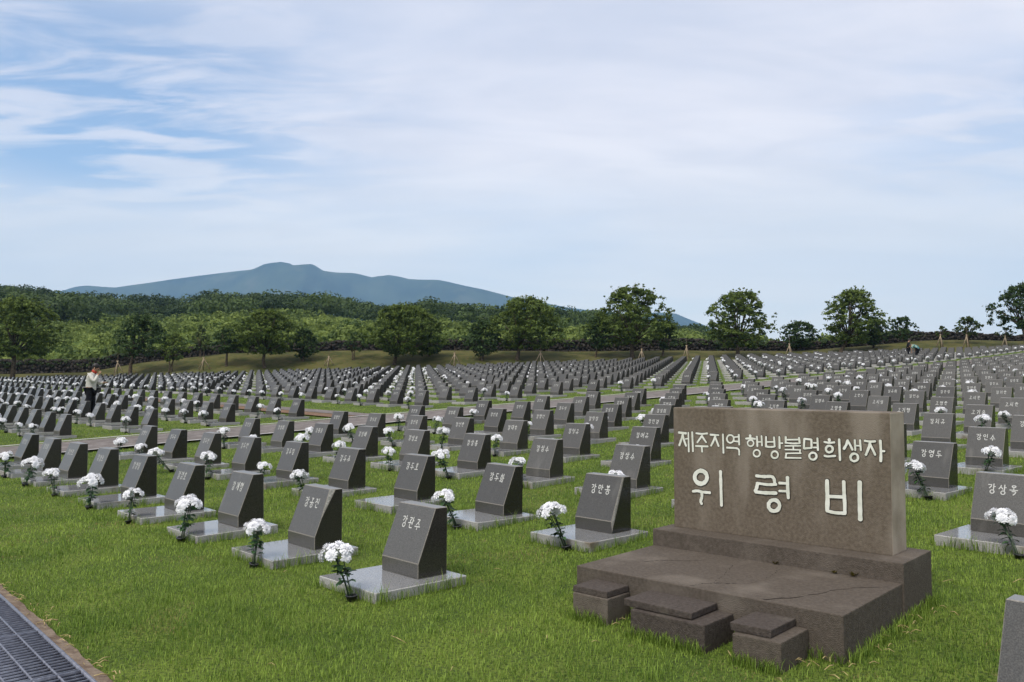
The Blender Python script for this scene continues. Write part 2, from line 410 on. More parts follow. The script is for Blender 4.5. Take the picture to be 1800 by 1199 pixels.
# ------------------------------------------------------------------ the dry stone wall behind the field
M_BASALT = pmat('basalt_rubble', (0.014, 0.012, 0.011), (0.060, 0.052, 0.046), 2.2, 0.95, 0.1, 0.8, 9, third=(0.03, 0.045, 0.018), thirdscale=0.8, thr=(0.58, 0.72))
wl = MB()
pxs = np.arange(-260, 2080, 3.6)
for p in pxs:
    x0 = unproj(p, 620, 99.0)[0]
    zb = float(np.interp(p, WPX, WZB)) - 0.15; zt = float(np.interp(p, WPX, WZT)) + 0.06 * math.sin(p * 0.13) + random.uniform(-0.10, 0.08)
    if p < 120: zt = max(zt, zb + 1.2)
    nrow = random.choice((3, 4, 4, 5)); h = (zt - zb) / nrow
    for r_ in range(nrow):
        w = 0.15; cx = x0 + random.uniform(-0.10, 0.10) + (0.12 if r_ % 2 else 0)
        c = np.array([cx, 99.0 + random.uniform(-0.06, 0.06), zb + h * (r_ + 0.5) + random.uniform(-.05, .05)])
        V = np.array([(sx * w * random.uniform(0.7, 1.05), sy * 0.32 * random.uniform(0.7, 1.0), sz * h * 0.5 * random.uniform(0.75, 1.1)) for sz in (-1, 1) for sy in (-1, 1) for sx in (-1, 1)])
        wl.add(V + c, [(0, 1, 3, 2), (4, 6, 7, 5), (0, 4, 5, 1), (1, 5, 7, 3), (3, 7, 6, 2), (2, 6, 4, 0)])
    if p > pxs[0]: wl.box((xp, 98.85, min(zbp, zb) - 0.2), (x0, 99.15, min(ztp, zt) - 0.08))
    xp, zbp, ztp = x0, zb, zt
tag(link('stone_wall', wl.mesh('stone_wall', M_BASALT)), 'long low dark basalt rubble wall closing the far edge of the cemetery', 'stone wall')

# ------------------------------------------------------------------ foliage
def leaf_mat(name, c1, c2, trans=0.3):
    return pmat(name, c1, c2, rough=0.65, spec=0.2, attr='tint', trans=trans)
M_LF = leaf_mat('leaves_green', (0.035, 0.062, 0.014), (0.190, 0.250, 0.050), 0.38)
M_LFD = leaf_mat('leaves_dark', (0.020, 0.040, 0.013), (0.070, 0.115, 0.030))
M_LFR = leaf_mat('leaves_dry', (0.035, 0.050, 0.014), (0.085, 0.125, 0.032))
M_WOOD = leaf_mat('leaves_woodland', (0.018, 0.036, 0.012), (0.085, 0.125, 0.032), 0.2)
M_SHRUB = leaf_mat('leaves_shrub', (0.048, 0.082, 0.018), (0.195, 0.245, 0.055), 0.25)
M_BARK = pmat('bark', (0.045, 0.034, 0.024), (0.120, 0.092, 0.066), 6, 0.9, 0.1, 0.6, 20)
M_STAKE = pmat('stake_wood', (0.20, 0.155, 0.105), (0.34, 0.27, 0.19), 5, 0.85, 0.1)
def leaves(C, sizes, flat=0.35, up=0.35, N0=None):
    """one quad per centre, random orientation with a bias to face upwards; returns V, F"""
    n = len(C)
    nrm = rng.normal(size=(n, 3))
    if N0 is not None: nrm = N0 + 0.38 * nrm
    else: nrm[:, 2] = np.abs(nrm[:, 2]) + up
    nrm /= np.linalg.norm(nrm, axis=1)[:, None]
    a = np.cross(nrm, rng.normal(size=(n, 3))); a /= np.linalg.norm(a, axis=1)[:, None] + 1e-9
    b = np.cross(nrm, a)
    s = np.asarray(sizes)[:, None]
    V = np.stack([C - a * s, C - b * s * 0.55, C + a * s, C + b * s * 0.55], 1).reshape(-1, 3)
    return V, np.arange(4 * n).reshape(-1, 4)
def crown_mesh(name, clumps, per, leaf, mat_, squash=0.55):
    """clumps: list of (centre, radius, tint)"""
    C = []; tint = []; N0 = []
    for c, r, tn in clumps:
        k = max(6, int(per * r * r))
        d = rng.normal(size=(k, 3)); d /= np.linalg.norm(d, axis=1)[:, None]
        rad_ = r * np.minimum(1.9, np.abs(rng.normal(0.55, 0.42, k)))
        p = d * rad_[:, None]; p[:, 2] *= squash
        N0.append(d * [1, 1, 0.8] + [0, 0, 0.45]); C.append(p + np.asarray(c)); tint.append(np.clip(tn + rng.normal(0, 0.13, k), 0, 1))
    C = np.concatenate(C); tint = np.concatenate(tint)
    V, F = leaves(C, leaf * rng.uniform(0.6, 1.25, len(C)), N0=np.concatenate(N0) * 0.8)
    return polymesh(name, V, F, mat_, tint=np.repeat(tint, 4))
# ------------------------------------------------------------------ the memorial
M_MON = pmat('memorial_stone', (0.112, 0.089, 0.065), (0.156, 0.127, 0.096), 38, 0.8, 0.2, 0.35, 170, detail=14, third=(0.235, 0.20, 0.16), thirdscale=3.0, thr=(0.46, 0.80), tstretch=(1.4, 1, 0.35))
M_STEP = pmat('memorial_base_stone', (0.076, 0.062, 0.049), (0.108, 0.089, 0.072), 42, 0.85, 0.2, 0.5, 130, detail=14, third=(0.165, 0.14, 0.115), thirdscale=2.6, thr=(0.48, 0.84))
M_CAP = pmat('offering_stone', (0.050, 0.040, 0.034), (0.082, 0.067, 0.057), 45, 0.85, 0.2, 0.5, 130, detail=14, third=(0.115, 0.10, 0.08), thirdscale=5, thr=(0.56, 0.85))
M_CRACK = pmat('crack', (0.018, 0.015, 0.013), None, rough=0.95, spec=0.05)
MPHI = 0.742
mon = tag(empty('memorial_monument', (0.483, 6.362, 0.0), -MPHI), 'brown stone memorial slab with cream lettering on a stepped base', 'memorial')
def bevbox(name, lo, hi, m, parent, bev=0.012, seg=2, jit=0.0):
    bm = bmesh.new(); bmesh.ops.create_cube(bm, size=1.0)
    for v in bm.verts:
        for k in range(3): v.co[k] = lo[k] + (v.co[k] + 0.5) * (hi[k] - lo[k]) + random.uniform(-jit, jit)
    bmesh.ops.bevel(bm, geom=bm.edges[:], offset=bev, segments=seg, affect='EDGES', profile=0.6)
    me = bpy.data.meshes.new(name); bm.to_mesh(me); bm.free(); me.materials.append(m)
    return link(name, me, parent)
H1, H2, H3 = 0.291, 0.428, 1.439
step = bevbox('step', (0, 0, -0.15), (1.987, 1.04, H1), M_STEP, mon, 0.007, 2, 0.002)
bevbox('pedestal', (-0.004, 1.036, -0.15), (1.998, 1.647, H2), M_STEP, mon, 0.007, 2)
S0, S1, D3, D4 = 0.079, 1.862, 1.24, 1.54
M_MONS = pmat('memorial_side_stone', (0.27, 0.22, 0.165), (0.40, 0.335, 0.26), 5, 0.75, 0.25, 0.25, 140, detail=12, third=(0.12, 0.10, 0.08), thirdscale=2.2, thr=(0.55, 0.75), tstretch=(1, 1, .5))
slab = bevbox('slab', (S0, D3, H2 - 0.002), (S1, D4, H3), M_MON, mon, 0.008, 2)
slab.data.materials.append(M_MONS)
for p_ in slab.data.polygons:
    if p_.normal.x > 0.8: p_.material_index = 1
LET=[(0,0.0212,[(0.054,0.799),(0.125,0.795)]),
(0,0.0212,[(0.094,0.786),(0.078,0.74),(0.059,0.692)]),
(0,0.0212,[(0.092,0.783),(0.106,0.731),(0.124,0.69)]),
(0,0.0135,[(0.12,0.748),(0.146,0.753)]),
(0,0.0164,[(0.147,0.803),(0.15,0.643)]),
(0,0.0183,[(0.184,0.808),(0.19,0.648)]),
(0,0.0173,[(0.221,0.8),(0.272,0.796),(0.325,0.803)]),
(0,0.0183,[(0.278,0.783),(0.254,0.753),(0.232,0.725)]),
(0,0.0173,[(0.278,0.776),(0.315,0.728)]),
(0,0.0164,[(0.217,0.693),(0.33,0.696)]),
(0,0.0173,[(0.274,0.686),(0.276,0.65)]),
(0,0.0173,[(0.355,0.794),(0.43,0.793)]),
(0,0.0183,[(0.4,0.786),(0.383,0.744),(0.36,0.704)]),
(0,0.0183,[(0.4,0.773),(0.429,0.704)]),
(0,0.0183,[(0.469,0.802),(0.472,0.651)]),
(1,0.0154,[(0.566,0.769),(0.564,0.759),(0.56,0.75),(0.553,0.743),(0.544,0.738),(0.535,0.736),(0.525,0.737),(0.517,0.741),(0.51,0.748),(0.506,0.757),(0.504,0.766),(0.506,0.776),(0.51,0.785),(0.517,0.793),(0.526,0.798),(0.536,0.799),(0.545,0.798),(0.554,0.794),(0.56,0.788),(0.565,0.779)]),
(0,0.0135,[(0.571,0.784),(0.604,0.788)]),
(0,0.0135,[(0.57,0.751),(0.606,0.75)]),
(0,0.0164,[(0.61,0.805),(0.613,0.725)]),
(0,0.0173,[(0.504,0.696),(0.57,0.696),(0.613,0.695),(0.612,0.645)]),
(0,0.0222,[(0.709,0.803),(0.71,0.788)]),
(0,0.0173,[(0.672,0.777),(0.708,0.781),(0.751,0.778)]),
(1,0.0145,[(0.738,0.744),(0.737,0.736),(0.733,0.729),(0.727,0.724),(0.72,0.72),(0.712,0.718),(0.704,0.719),(0.697,0.722),(0.691,0.727),(0.687,0.734),(0.686,0.741),(0.687,0.749),(0.691,0.756),(0.697,0.761),(0.704,0.765),(0.713,0.767),(0.721,0.766),(0.728,0.763),(0.733,0.758),(0.737,0.751)]),
(0,0.0154,[(0.767,0.798),(0.77,0.721)]),
(0,0.0125,[(0.77,0.755),(0.805,0.757)]),
(0,0.0154,[(0.806,0.804),(0.809,0.727)]),
(1,0.0154,[(0.791,0.667),(0.79,0.659),(0.786,0.651),(0.78,0.645),(0.772,0.641),(0.763,0.639),(0.754,0.64),(0.747,0.643),(0.741,0.648),(0.737,0.656),(0.735,0.664),(0.737,0.672),(0.741,0.68),(0.747,0.686),(0.755,0.69),(0.764,0.692),(0.772,0.691),(0.78,0.688),(0.786,0.682),(0.79,0.675)]),
(0,0.0173,[(0.844,0.799),(0.843,0.722)]),
(0,0.0164,[(0.91,0.798),(0.915,0.726)]),
(0,0.0135,[(0.845,0.759),(0.913,0.763)]),
(0,0.0164,[(0.843,0.723),(0.881,0.72),(0.915,0.727)]),
(0,0.0173,[(0.954,0.804),(0.955,0.716)]),
(0,0.0135,[(0.957,0.755),(0.98,0.756)]),
(1,0.0154,[(0.941,0.664),(0.94,0.656),(0.936,0.648),(0.93,0.642),(0.922,0.638),(0.914,0.636),(0.905,0.637),(0.898,0.64),(0.892,0.646),(0.888,0.653),(0.887,0.661),(0.888,0.67),(0.892,0.677),(0.898,0.684),(0.906,0.688),(0.914,0.69),(0.923,0.689),(0.93,0.686),(0.936,0.68),(0.94,0.673)]),
(0,0.0173,[(1.006,0.805),(1.005,0.762)]),
(0,0.0164,[(1.113,0.803),(1.117,0.763)]),
(0,0.0125,[(1.006,0.784),(1.115,0.79)]),
(0,0.0145,[(1.003,0.761),(1.059,0.757),(1.117,0.762)]),
(0,0.0116,[(1.0,0.736),(1.124,0.743)]),
(0,0.0135,[(1.066,0.736),(1.066,0.714)]),
(0,0.0125,[(1.0,0.708),(1.124,0.712)]),
(0,0.0145,[(1.119,0.712),(1.118,0.686)]),
(0,0.0125,[(1.005,0.679),(1.126,0.687)]),
(0,0.0145,[(1.01,0.68),(1.004,0.648)]),
(0,0.0145,[(1.0,0.645),(1.125,0.651)]),
(0,0.0193,[(1.154,0.797),(1.15,0.725)]),
(0,0.0173,[(1.155,0.798),(1.209,0.795)]),
(0,0.0173,[(1.209,0.795),(1.21,0.734)]),
(0,0.0164,[(1.151,0.725),(1.21,0.732)]),
(0,0.0125,[(1.226,0.771),(1.255,0.772)]),
(0,0.0135,[(1.225,0.736),(1.254,0.738)]),
(0,0.0164,[(1.256,0.807),(1.259,0.718)]),
(1,0.0173,[(1.247,0.672),(1.246,0.664),(1.242,0.657),(1.235,0.651),(1.228,0.646),(1.219,0.644),(1.21,0.645),(1.202,0.648),(1.196,0.654),(1.192,0.661),(1.191,0.669),(1.192,0.677),(1.196,0.685),(1.203,0.691),(1.211,0.695),(1.22,0.697),(1.228,0.696),(1.236,0.693),(1.242,0.687),(1.246,0.68)]),
(0,0.0231,[(1.346,0.803),(1.347,0.793)]),
(0,0.0164,[(1.308,0.782),(1.346,0.776),(1.384,0.783)]),
(1,0.0183,[(1.371,0.732),(1.37,0.725),(1.366,0.718),(1.36,0.712),(1.353,0.708),(1.345,0.706),(1.337,0.707),(1.33,0.71),(1.324,0.715),(1.321,0.722),(1.32,0.729),(1.321,0.737),(1.325,0.744),(1.331,0.75),(1.338,0.754),(1.346,0.755),(1.354,0.755),(1.361,0.751),(1.367,0.746),(1.37,0.74)]),
(0,0.0164,[(1.308,0.679),(1.328,0.674),(1.389,0.683)]),
(0,0.0193,[(1.42,0.806),(1.424,0.654)]),
(0,0.0212,[(1.483,0.802),(1.475,0.774),(1.454,0.738)]),
(0,0.0183,[(1.485,0.795),(1.501,0.769),(1.516,0.736)]),
(0,0.0154,[(1.535,0.806),(1.537,0.733)]),
(0,0.0125,[(1.535,0.766),(1.571,0.768)]),
(0,0.0164,[(1.572,0.808),(1.577,0.734)]),
(1,0.0183,[(1.556,0.682),(1.555,0.673),(1.551,0.665),(1.544,0.659),(1.537,0.655),(1.528,0.653),(1.52,0.653),(1.512,0.657),(1.506,0.663),(1.502,0.67),(1.501,0.679),(1.503,0.687),(1.507,0.695),(1.513,0.702),(1.521,0.706),(1.529,0.708),(1.538,0.707),(1.545,0.704),(1.551,0.698),(1.555,0.69)]),
(0,0.0173,[(1.607,0.805),(1.644,0.8),(1.68,0.805)]),
(0,0.0193,[(1.644,0.794),(1.632,0.75),(1.612,0.704)]),
(0,0.0193,[(1.646,0.778),(1.678,0.708)]),
(0,0.0202,[(1.715,0.811),(1.719,0.733),(1.716,0.665)]),
(0,0.0173,[(1.72,0.737),(1.743,0.738)]),
(1,0.0386,[(0.322,0.443),(0.319,0.426),(0.311,0.411),(0.298,0.398),(0.282,0.389),(0.264,0.385),(0.246,0.386),(0.23,0.393),(0.217,0.403),(0.209,0.418),(0.206,0.434),(0.209,0.451),(0.218,0.466),(0.231,0.479),(0.247,0.488),(0.265,0.492),(0.283,0.491),(0.299,0.484),(0.312,0.473),(0.32,0.459)]),
(0,0.0241,[(0.188,0.315),(0.231,0.325),(0.284,0.317),(0.347,0.318)]),
(0,0.027,[(0.272,0.308),(0.275,0.277),(0.258,0.239),(0.27,0.22)]),
(0,0.028,[(0.446,0.499),(0.448,0.38),(0.451,0.224)]),
(0,0.027,[(0.758,0.488),(0.827,0.486),(0.891,0.496),(0.91,0.48),(0.912,0.439)]),
(0,0.0231,[(0.924,0.434),(0.853,0.425),(0.768,0.431)]),
(0,0.0318,[(0.769,0.429),(0.763,0.402),(0.751,0.368)]),
(0,0.0299,[(0.751,0.361),(0.826,0.36),(0.923,0.367)]),
(0,0.0222,[(0.95,0.447),(1.009,0.449)]),
(0,0.0222,[(0.949,0.386),(1.008,0.389)]),
(0,0.028,[(1.017,0.495),(1.017,0.404),(1.021,0.338)]),
(1,0.0328,[(0.95,0.274),(0.947,0.26),(0.94,0.248),(0.93,0.237),(0.917,0.23),(0.903,0.226),(0.889,0.227),(0.876,0.232),(0.866,0.24),(0.86,0.252),(0.858,0.265),(0.86,0.278),(0.867,0.291),(0.877,0.302),(0.89,0.309),(0.905,0.312),(0.919,0.312),(0.931,0.307),(0.941,0.298),(0.947,0.287)]),
(0,0.0337,[(1.325,0.496),(1.324,0.438),(1.327,0.363),(1.322,0.276)]),
(0,0.0289,[(1.449,0.498),(1.45,0.402),(1.454,0.343),(1.453,0.271)]),
(0,0.027,[(1.337,0.38),(1.45,0.386)]),
(0,0.027,[(1.319,0.273),(1.373,0.263),(1.455,0.268)]),
(0,0.0357,[(1.565,0.504),(1.563,0.39),(1.564,0.235)])]
def ribbon(mb, pts, w, closed, place, taper=True):
    P = np.array(pts, float)
    if not closed and len(P) > 2:                       # smooth the brush line
        t = np.concatenate([[0], np.cumsum(np.linalg.norm(np.diff(P, axis=0), axis=1))]); tt = np.linspace(0, t[-1], 3 * len(P))
        Q = P
        for _ in range(1): P = np.stack([np.interp(tt, t, Q[:, 0]), np.interp(tt, t, Q[:, 1])], 1)
        for _ in range(2): P[1:-1] = 0.25 * P[:-2] + 0.5 * P[1:-1] + 0.25 * P[2:]
    n = len(P)
    if closed: T = np.roll(P, -1, 0) - np.roll(P, 1, 0)
    else: T = np.gradient(P, axis=0)
    T /= np.linalg.norm(T, axis=1)[:, None] + 1e-9; Nn = np.stack([-T[:, 1], T[:, 0]], 1)
    ww = np.full(n, w / 2) * (1 + 0.10 * rng.normal(size=n).clip(-1, 1)) if taper else np.full(n, w / 2)
    A, B = P + Nn * ww[:, None], P - Nn * ww[:, None]
    V = []
    for k in range(n): V += [A[k], B[k]]
    Q = [(2*k, 2*k+1, 2*k+3, 2*k+2) for k in range(n - 1)]
    if closed: Q.append((2*n-2, 2*n-1, 1, 0))
    Tt = []
    if not closed:                                       # rounded ends
        for e, sg in ((0, -1), (n - 1, 1)):
            base = len(V); an = np.linspace(-np.pi/2, np.pi/2, 6); c = P[e]
            for x in an: V.append(c + T[e] * sg * np.cos(x) * ww[e] * 0.8 + Nn[e] * np.sin(x) * ww[e])
            V.append(c); cc = base + 6
            Tt += [(cc, base + k, base + k + 1) for k in range(5)]
    mb.add([place(v[0], v[1]) for v in V], Q, Tt)
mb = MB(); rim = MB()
for k, (cl, w, pts) in enumerate(LET):
    ribbon(mb, pts, w * 0.93, cl, lambda u, v, k=k: (S0 + u, D3 - 0.0030 - 0.00008 * k, H2 + v))
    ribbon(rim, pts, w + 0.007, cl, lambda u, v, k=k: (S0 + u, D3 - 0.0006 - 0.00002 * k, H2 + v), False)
M_GROOVE_SHADOW = pmat('painted_groove_shadow', (0.055, 0.045, 0.036), (0.085, 0.07, 0.056), 20, 0.9, 0.1)  # flat dark outline round the letters, painted as the shadow of carved edges
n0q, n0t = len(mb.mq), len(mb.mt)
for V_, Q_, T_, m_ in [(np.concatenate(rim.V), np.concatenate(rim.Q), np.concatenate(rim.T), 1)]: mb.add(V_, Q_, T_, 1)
ins = link('inscription', mb.mesh('inscription', [M_LETTER, M_GROOVE_SHADOW]), slab)
def crack(pts, w, name='crack'):
    c = MB(); P = np.array(pts, float)
    t = np.linspace(0, 1, len(P)); tt = np.linspace(0, 1, 26); Q = np.stack([np.interp(tt, t, P[:, k]) for k in range(3)], 1)
    Q[1:-1, :2] += rng.normal(0, 0.006, (24, 2)); V = []
    for k, q in enumerate(Q):
        ww = w * (0.5 + 0.7 * random.random()); V += [(q[0], q[1] - ww, q[2]), (q[0], q[1] + ww, q[2])]
    c.add(V, [(2*k, 2*k+2, 2*k+3, 2*k+1) for k in range(25)])
    o = link(name, c.mesh(name, M_CRACK), step); return o
z = H1 + 0.0012
crack([(1.48, 0.015, z), (1.62, 0.22, z), (1.72, 0.55, z), (1.80, 0.72, z), (1.95, 0.88, z)], 0.008)
crack([(0.95, 0.02, z), (0.99, 0.12, z), (1.05, 0.22, z), (1.16, 0.28, z)], 0.004)
crack([(1.02, 0.22, z), (0.98, 0.40, z), (0.92, 0.62, z), (0.86, 0.80, z)], 0.004)
crack([(0.30, 0.45, z), (0.40, 0.60, z), (0.55, 0.70, z), (0.62, 0.78, z)], 0.005)
crack([(1.20, 0.30, z), (1.24, 0.52, z), (1.22, 0.72, z), (1.18, 0.9, z)], 0.0035)
# three offering stones against the step
def offering(lbl, bx, cap):
    r = tag(empty('offering_stone', (0.483, 6.362, 0.0), -MPHI), lbl, 'offering stone', 'dark offering stones at the foot of the memorial')
    bevbox('body', (bx[0], bx[1], -0.12), (bx[2], bx[3], 0.174), M_STEP if bx[4] else M_CAP, r, 0.008, 2, 0.003)
    bevbox('cap', (cap[0], cap[1], 0.1755), (cap[2], cap[3], 0.223), M_CAP, r, 0.007, 2, 0.003)
offering('small square offering stone at the left end of the memorial step', (0.190, -0.285, 0.488, -0.012, 1), (0.178, -0.272, 0.478, -0.012))
offering('long low offering stone with a slid cap, in the middle before the memorial step', (0.735, -0.372, 1.285, -0.012, 0), (0.665, -0.338, 1.172, -0.013))
offering('small square offering stone near the right corner of the memorial step', (1.478, -0.392, 1.782, -0.012, 1), (1.445, -0.352, 1.702, -0.013))

# ------------------------------------------------------------------ Hangul by strokes
J = {}
def jam(s, *st): J[s] = [np.array(x, float) for x in st]
def circ(cx, cy, rx, ry): a = np.linspace(0.5 * np.pi, 2.5 * np.pi, 13); return np.stack([cx + rx * np.cos(a), cy + ry * np.sin(a)], 1)
jam('ㄱ', [(.1, .85), (.85, .9), (.75, .5), (.35, .05)]); jam('ㄴ', [(.15, .9), (.15, .2), (.9, .25)])
jam('ㄷ', [(.1, .88), (.85, .9)], [(.15, .88), (.15, .15), (.9, .18)]); jam('ㄹ', [(.1, .9), (.85, .92), (.8, .55), (.15, .5), (.12, .1), (.9, .12)])
jam('ㅁ', [(.15, .9), (.18, .1)], [(.15, .88), (.85, .9), (.82, .1), (.18, .12)]); jam('ㅂ', [(.15, .95), (.18, .08)], [(.82, .95), (.82, .08)], [(.17, .52), (.82, .52)], [(.18, .1), (.82, .1)])
jam('ㅅ', [(.52, .95), (.4, .5), (.05, .05)], [(.48, .6), (.92, .08)]); jam('ㅇ', circ(.5, .5, .38, .42))
jam('ㅈ', [(.1, .88), (.88, .9), (.5, .5), (.05, .05)], [(.5, .5), (.92, .08)]); jam('ㅊ', [(.4, 1.05), (.6, .98)], [(.1, .8), (.88, .82), (.5, .45), (.05, .02)], [(.5, .45), (.92, .05)])
jam('ㅎ', [(.4, 1.05), (.6, 1.0)], [(.08, .8), (.92, .82)], circ(.5, .34, .32, .32))
VJ = {'ㅏ': ([[(.3, 1.05), (.32, -.08)], [(.32, .5), (.8, .52)]], 1), 'ㅑ': ([[(.3, 1.05), (.32, -.08)], [(.32, .62), (.8, .64)], [(.32, .38), (.8, .4)]], 1),
 'ㅓ': ([[(.7, 1.05), (.7, -.08)], [(.05, .5), (.7, .52)]], 1), 'ㅕ': ([[(.7, 1.05), (.7, -.08)], [(.05, .65), (.7, .66)], [(.05, .38), (.7, .4)]], 1),
 'ㅣ': ([[(.5, 1.05), (.5, -.08)]], 1), 'ㅐ': ([[(.2, 1.0), (.2, 0)], [(.75, 1.05), (.75, -.05)], [(.2, .5), (.75, .5)]], 1), 'ㅔ': ([[(.45, 1.0), (.45, 0)], [(.85, 1.05), (.85, -.05)], [(.0, .5), (.45, .5)]], 1),
 'ㅖ': ([[(.45, 1.0), (.45, 0)], [(.85, 1.05), (.85, -.05)], [(.0, .6), (.45, .6)], [(.0, .4), (.45, .4)]], 1),
 'ㅗ': ([[(.02, .1), (.98, .14)], [(.5, .9), (.5, .12)]], 0), 'ㅜ': ([[(.02, .75), (.98, .8)], [(.52, .78), (.5, -.2)]], 0), 'ㅠ': ([[(.02, .75), (.98, .8)], [(.32, .78), (.28, -.1)], [(.68, .78), (.68, -.2)]], 0),
 'ㅛ': ([[(.02, .1), (.98, .14)], [(.32, .8), (.32, .12)], [(.68, .8), (.68, .12)]], 0), 'ㅡ': ([[(.02, .5), (.98, .54)]], 0)}
CHO = 'ㄱㄲㄴㄷㄸㄹㅁㅂㅃㅅㅆㅇㅈㅉㅊㅋㅌㅍㅎ'; JUNG = 'ㅏㅐㅑㅒㅓㅔㅕㅖㅗㅘㅙㅚㅛㅜㅝㅞㅟㅠㅡㅢㅣ'
JONG = ['', 'ㄱ', 'ㄲ', 'ㄳ', 'ㄴ', 'ㄵ', 'ㄶ', 'ㄷ', 'ㄹ', 'ㄺ', 'ㄻ', 'ㄼ', 'ㄽ', 'ㄾ', 'ㄿ', 'ㅀ', 'ㅁ', 'ㅂ', 'ㅄ', 'ㅅ', 'ㅆ', 'ㅇ', 'ㅈ', 'ㅊ', 'ㅋ', 'ㅌ', 'ㅍ', 'ㅎ']
def syllable(ch):
    k = ord(ch) - 0xAC00; ini, med, fin = CHO[k // 588], JUNG[(k % 588) // 28], JONG[k % 28]
    out = []
    def put(strokes, x0, y0, x1, y1):
        for s in strokes: out.append(np.array(s, float) * [x1 - x0, y1 - y0] + [x0, y0])
    top = 0.48 if fin else 0.1
    if med == 'ㅘ':
        put(J[ini], .05, top + .22, .6, 1.0); put(VJ['ㅗ'][0], .0, top, .65, top + .2); put(VJ['ㅏ'][0], .62, top - .05, 1.0, 1.0)
    elif med == 'ㅢ':
        put(J[ini], .05, top + .25, .68, 1.0); put(VJ['ㅡ'][0], .0, top, .75, top + .22); put(VJ['ㅣ'][0], .72, top - .05, 1.0, 1.0)
    elif VJ[med][1]: put(J[ini], .02, top + .06, .56, .98); put(VJ[med][0], .58, top, 1.0, 1.0)
    elif med in 'ㅗㅛ': put(J[ini], .2, top + .3, .8, 1.0); put(VJ[med][0], .02, top, .98, top + .26)
    else: put(J[ini], .2, top + .32, .8, 1.0); put(VJ[med][0], .02, top, .98, top + .28)
    if fin: put(J[fin], .25, -.02, .9, .42)
    return out
# headstone cross-section (y back, z up), slab 0.80 x 0.90
PW, PD, PT = 0.40, 0.90, 0.08
K0, K1 = np.array([0.51, 0.20]), np.array([0.685, 0.63])
SL = (K1 - K0) / np.linalg.norm(K1 - K0); NRM = np.array([-SL[1], SL[0]])
_names = {}
def name_mesh(nm):
    if nm in _names: return _names[nm]
    b = MB(); n = len(nm); pitch = 0.094; ch, cw = 0.094, 0.072; k = 0
    for i_, c in enumerate(nm):
        x0 = (i_ - (n - 1) / 2) * pitch - cw / 2; s0 = 0.262 + random.uniform(-.004, .004)
        for st_ in syllable(c):
            k += 1
            def place(u, v, k=k):
                yz = K0 + SL * v + NRM * (0.0016 + 0.00006 * k); return (u, yz[0], yz[1])
            ribbon(b, st_ * [cw, ch] + [x0 + (st_.mean() * 0), s0], 0.0088, False, place)
    _names[nm] = b.mesh('inscription', M_WHITE); return _names[nm]
def bare_stone(bev=0.005, chip=None):
    bm = bmesh.new(); w = 0.25
    prof = [(0.51, PT), (0.51, 0.20), (0.685, 0.63), (0.81, 0.63), (0.81, PT)]
    vl = [bm.verts.new((-w, y, z)) for y, z in prof]; vr = [bm.verts.new((w, y, z)) for y, z in prof]
    n = len(prof); f = []
    for k in range(n):
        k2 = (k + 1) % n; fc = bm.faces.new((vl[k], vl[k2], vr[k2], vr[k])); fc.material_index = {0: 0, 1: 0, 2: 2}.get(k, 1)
    a = bm.faces.new(vl[::-1]); b = bm.faces.new(vr); a.material_index = 1; b.material_index = 1
    bmesh.ops.recalc_face_normals(bm, faces=bm.faces[:])
    if chip:
        co, no = chip
        r = bmesh.ops.bisect_plane(bm, geom=bm.verts[:] + bm.edges[:] + bm.faces[:], plane_co=co, plane_no=no, clear_outer=True)
        ed = [e for e in r['geom_cut'] if isinstance(e, bmesh.types.BMEdge)]
        rf = bmesh.ops.holes_fill(bm, edges=ed)
        for x in rf['faces']: x.material_index = 4
    if bev:
        old = {x for x in bm.faces}
        r = bmesh.ops.bevel(bm, geom=[e for e in bm.edges if e.calc_length() > 0.05], offset=bev, segments=1, affect='EDGES')
        for x in r['faces']: x.material_index = 3
    me = bpy.data.meshes.new('tablet'); bm.to_mesh(me); bm.free()
    for m in (M_FRONT, M_POL, M_TOP, M_ARRIS, M_CHIP): me.materials.append(m)
    return me
def pad_mesh(bev=0.006):
    bm = bmesh.new(); bmesh.ops.create_cube(bm, size=1.0)
    for v in bm.verts: v.co = Vector((v.co.x * 2 * PW, (v.co.y + 0.5) * PD, -0.14 + (v.co.z + 0.5) * (PT + 0.14 - 0.001)))
    for x in bm.faces: x.material_index = 0 if x.normal.z > 0.5 else 1
    if bev:
        r = bmesh.ops.bevel(bm, geom=bm.edges[:], offset=bev, segments=1, affect='EDGES')
        for x in r['faces']: x.material_index = 2
    me = bpy.data.meshes.new('base_slab'); bm.to_mesh(me); bm.free()
    for m in (M_PADT, M_PADS, M_PADS): me.materials.append(m)
    return me
TABLET, PAD = bare_stone(), pad_mesh()
CHIP1 = bare_stone(0.005, (Vector((0.19, 0.62, 0.60)), Vector((0.80, -0.52, 0.30)).normalized()))
CHIP2 = bare_stone(0.005, (Vector((0.243, 0.66, 0.58)), Vector((0.93, -0.33, 0.12)).normalized()))
TAB0, PAD0 = bare_stone(0), pad_mesh(0)

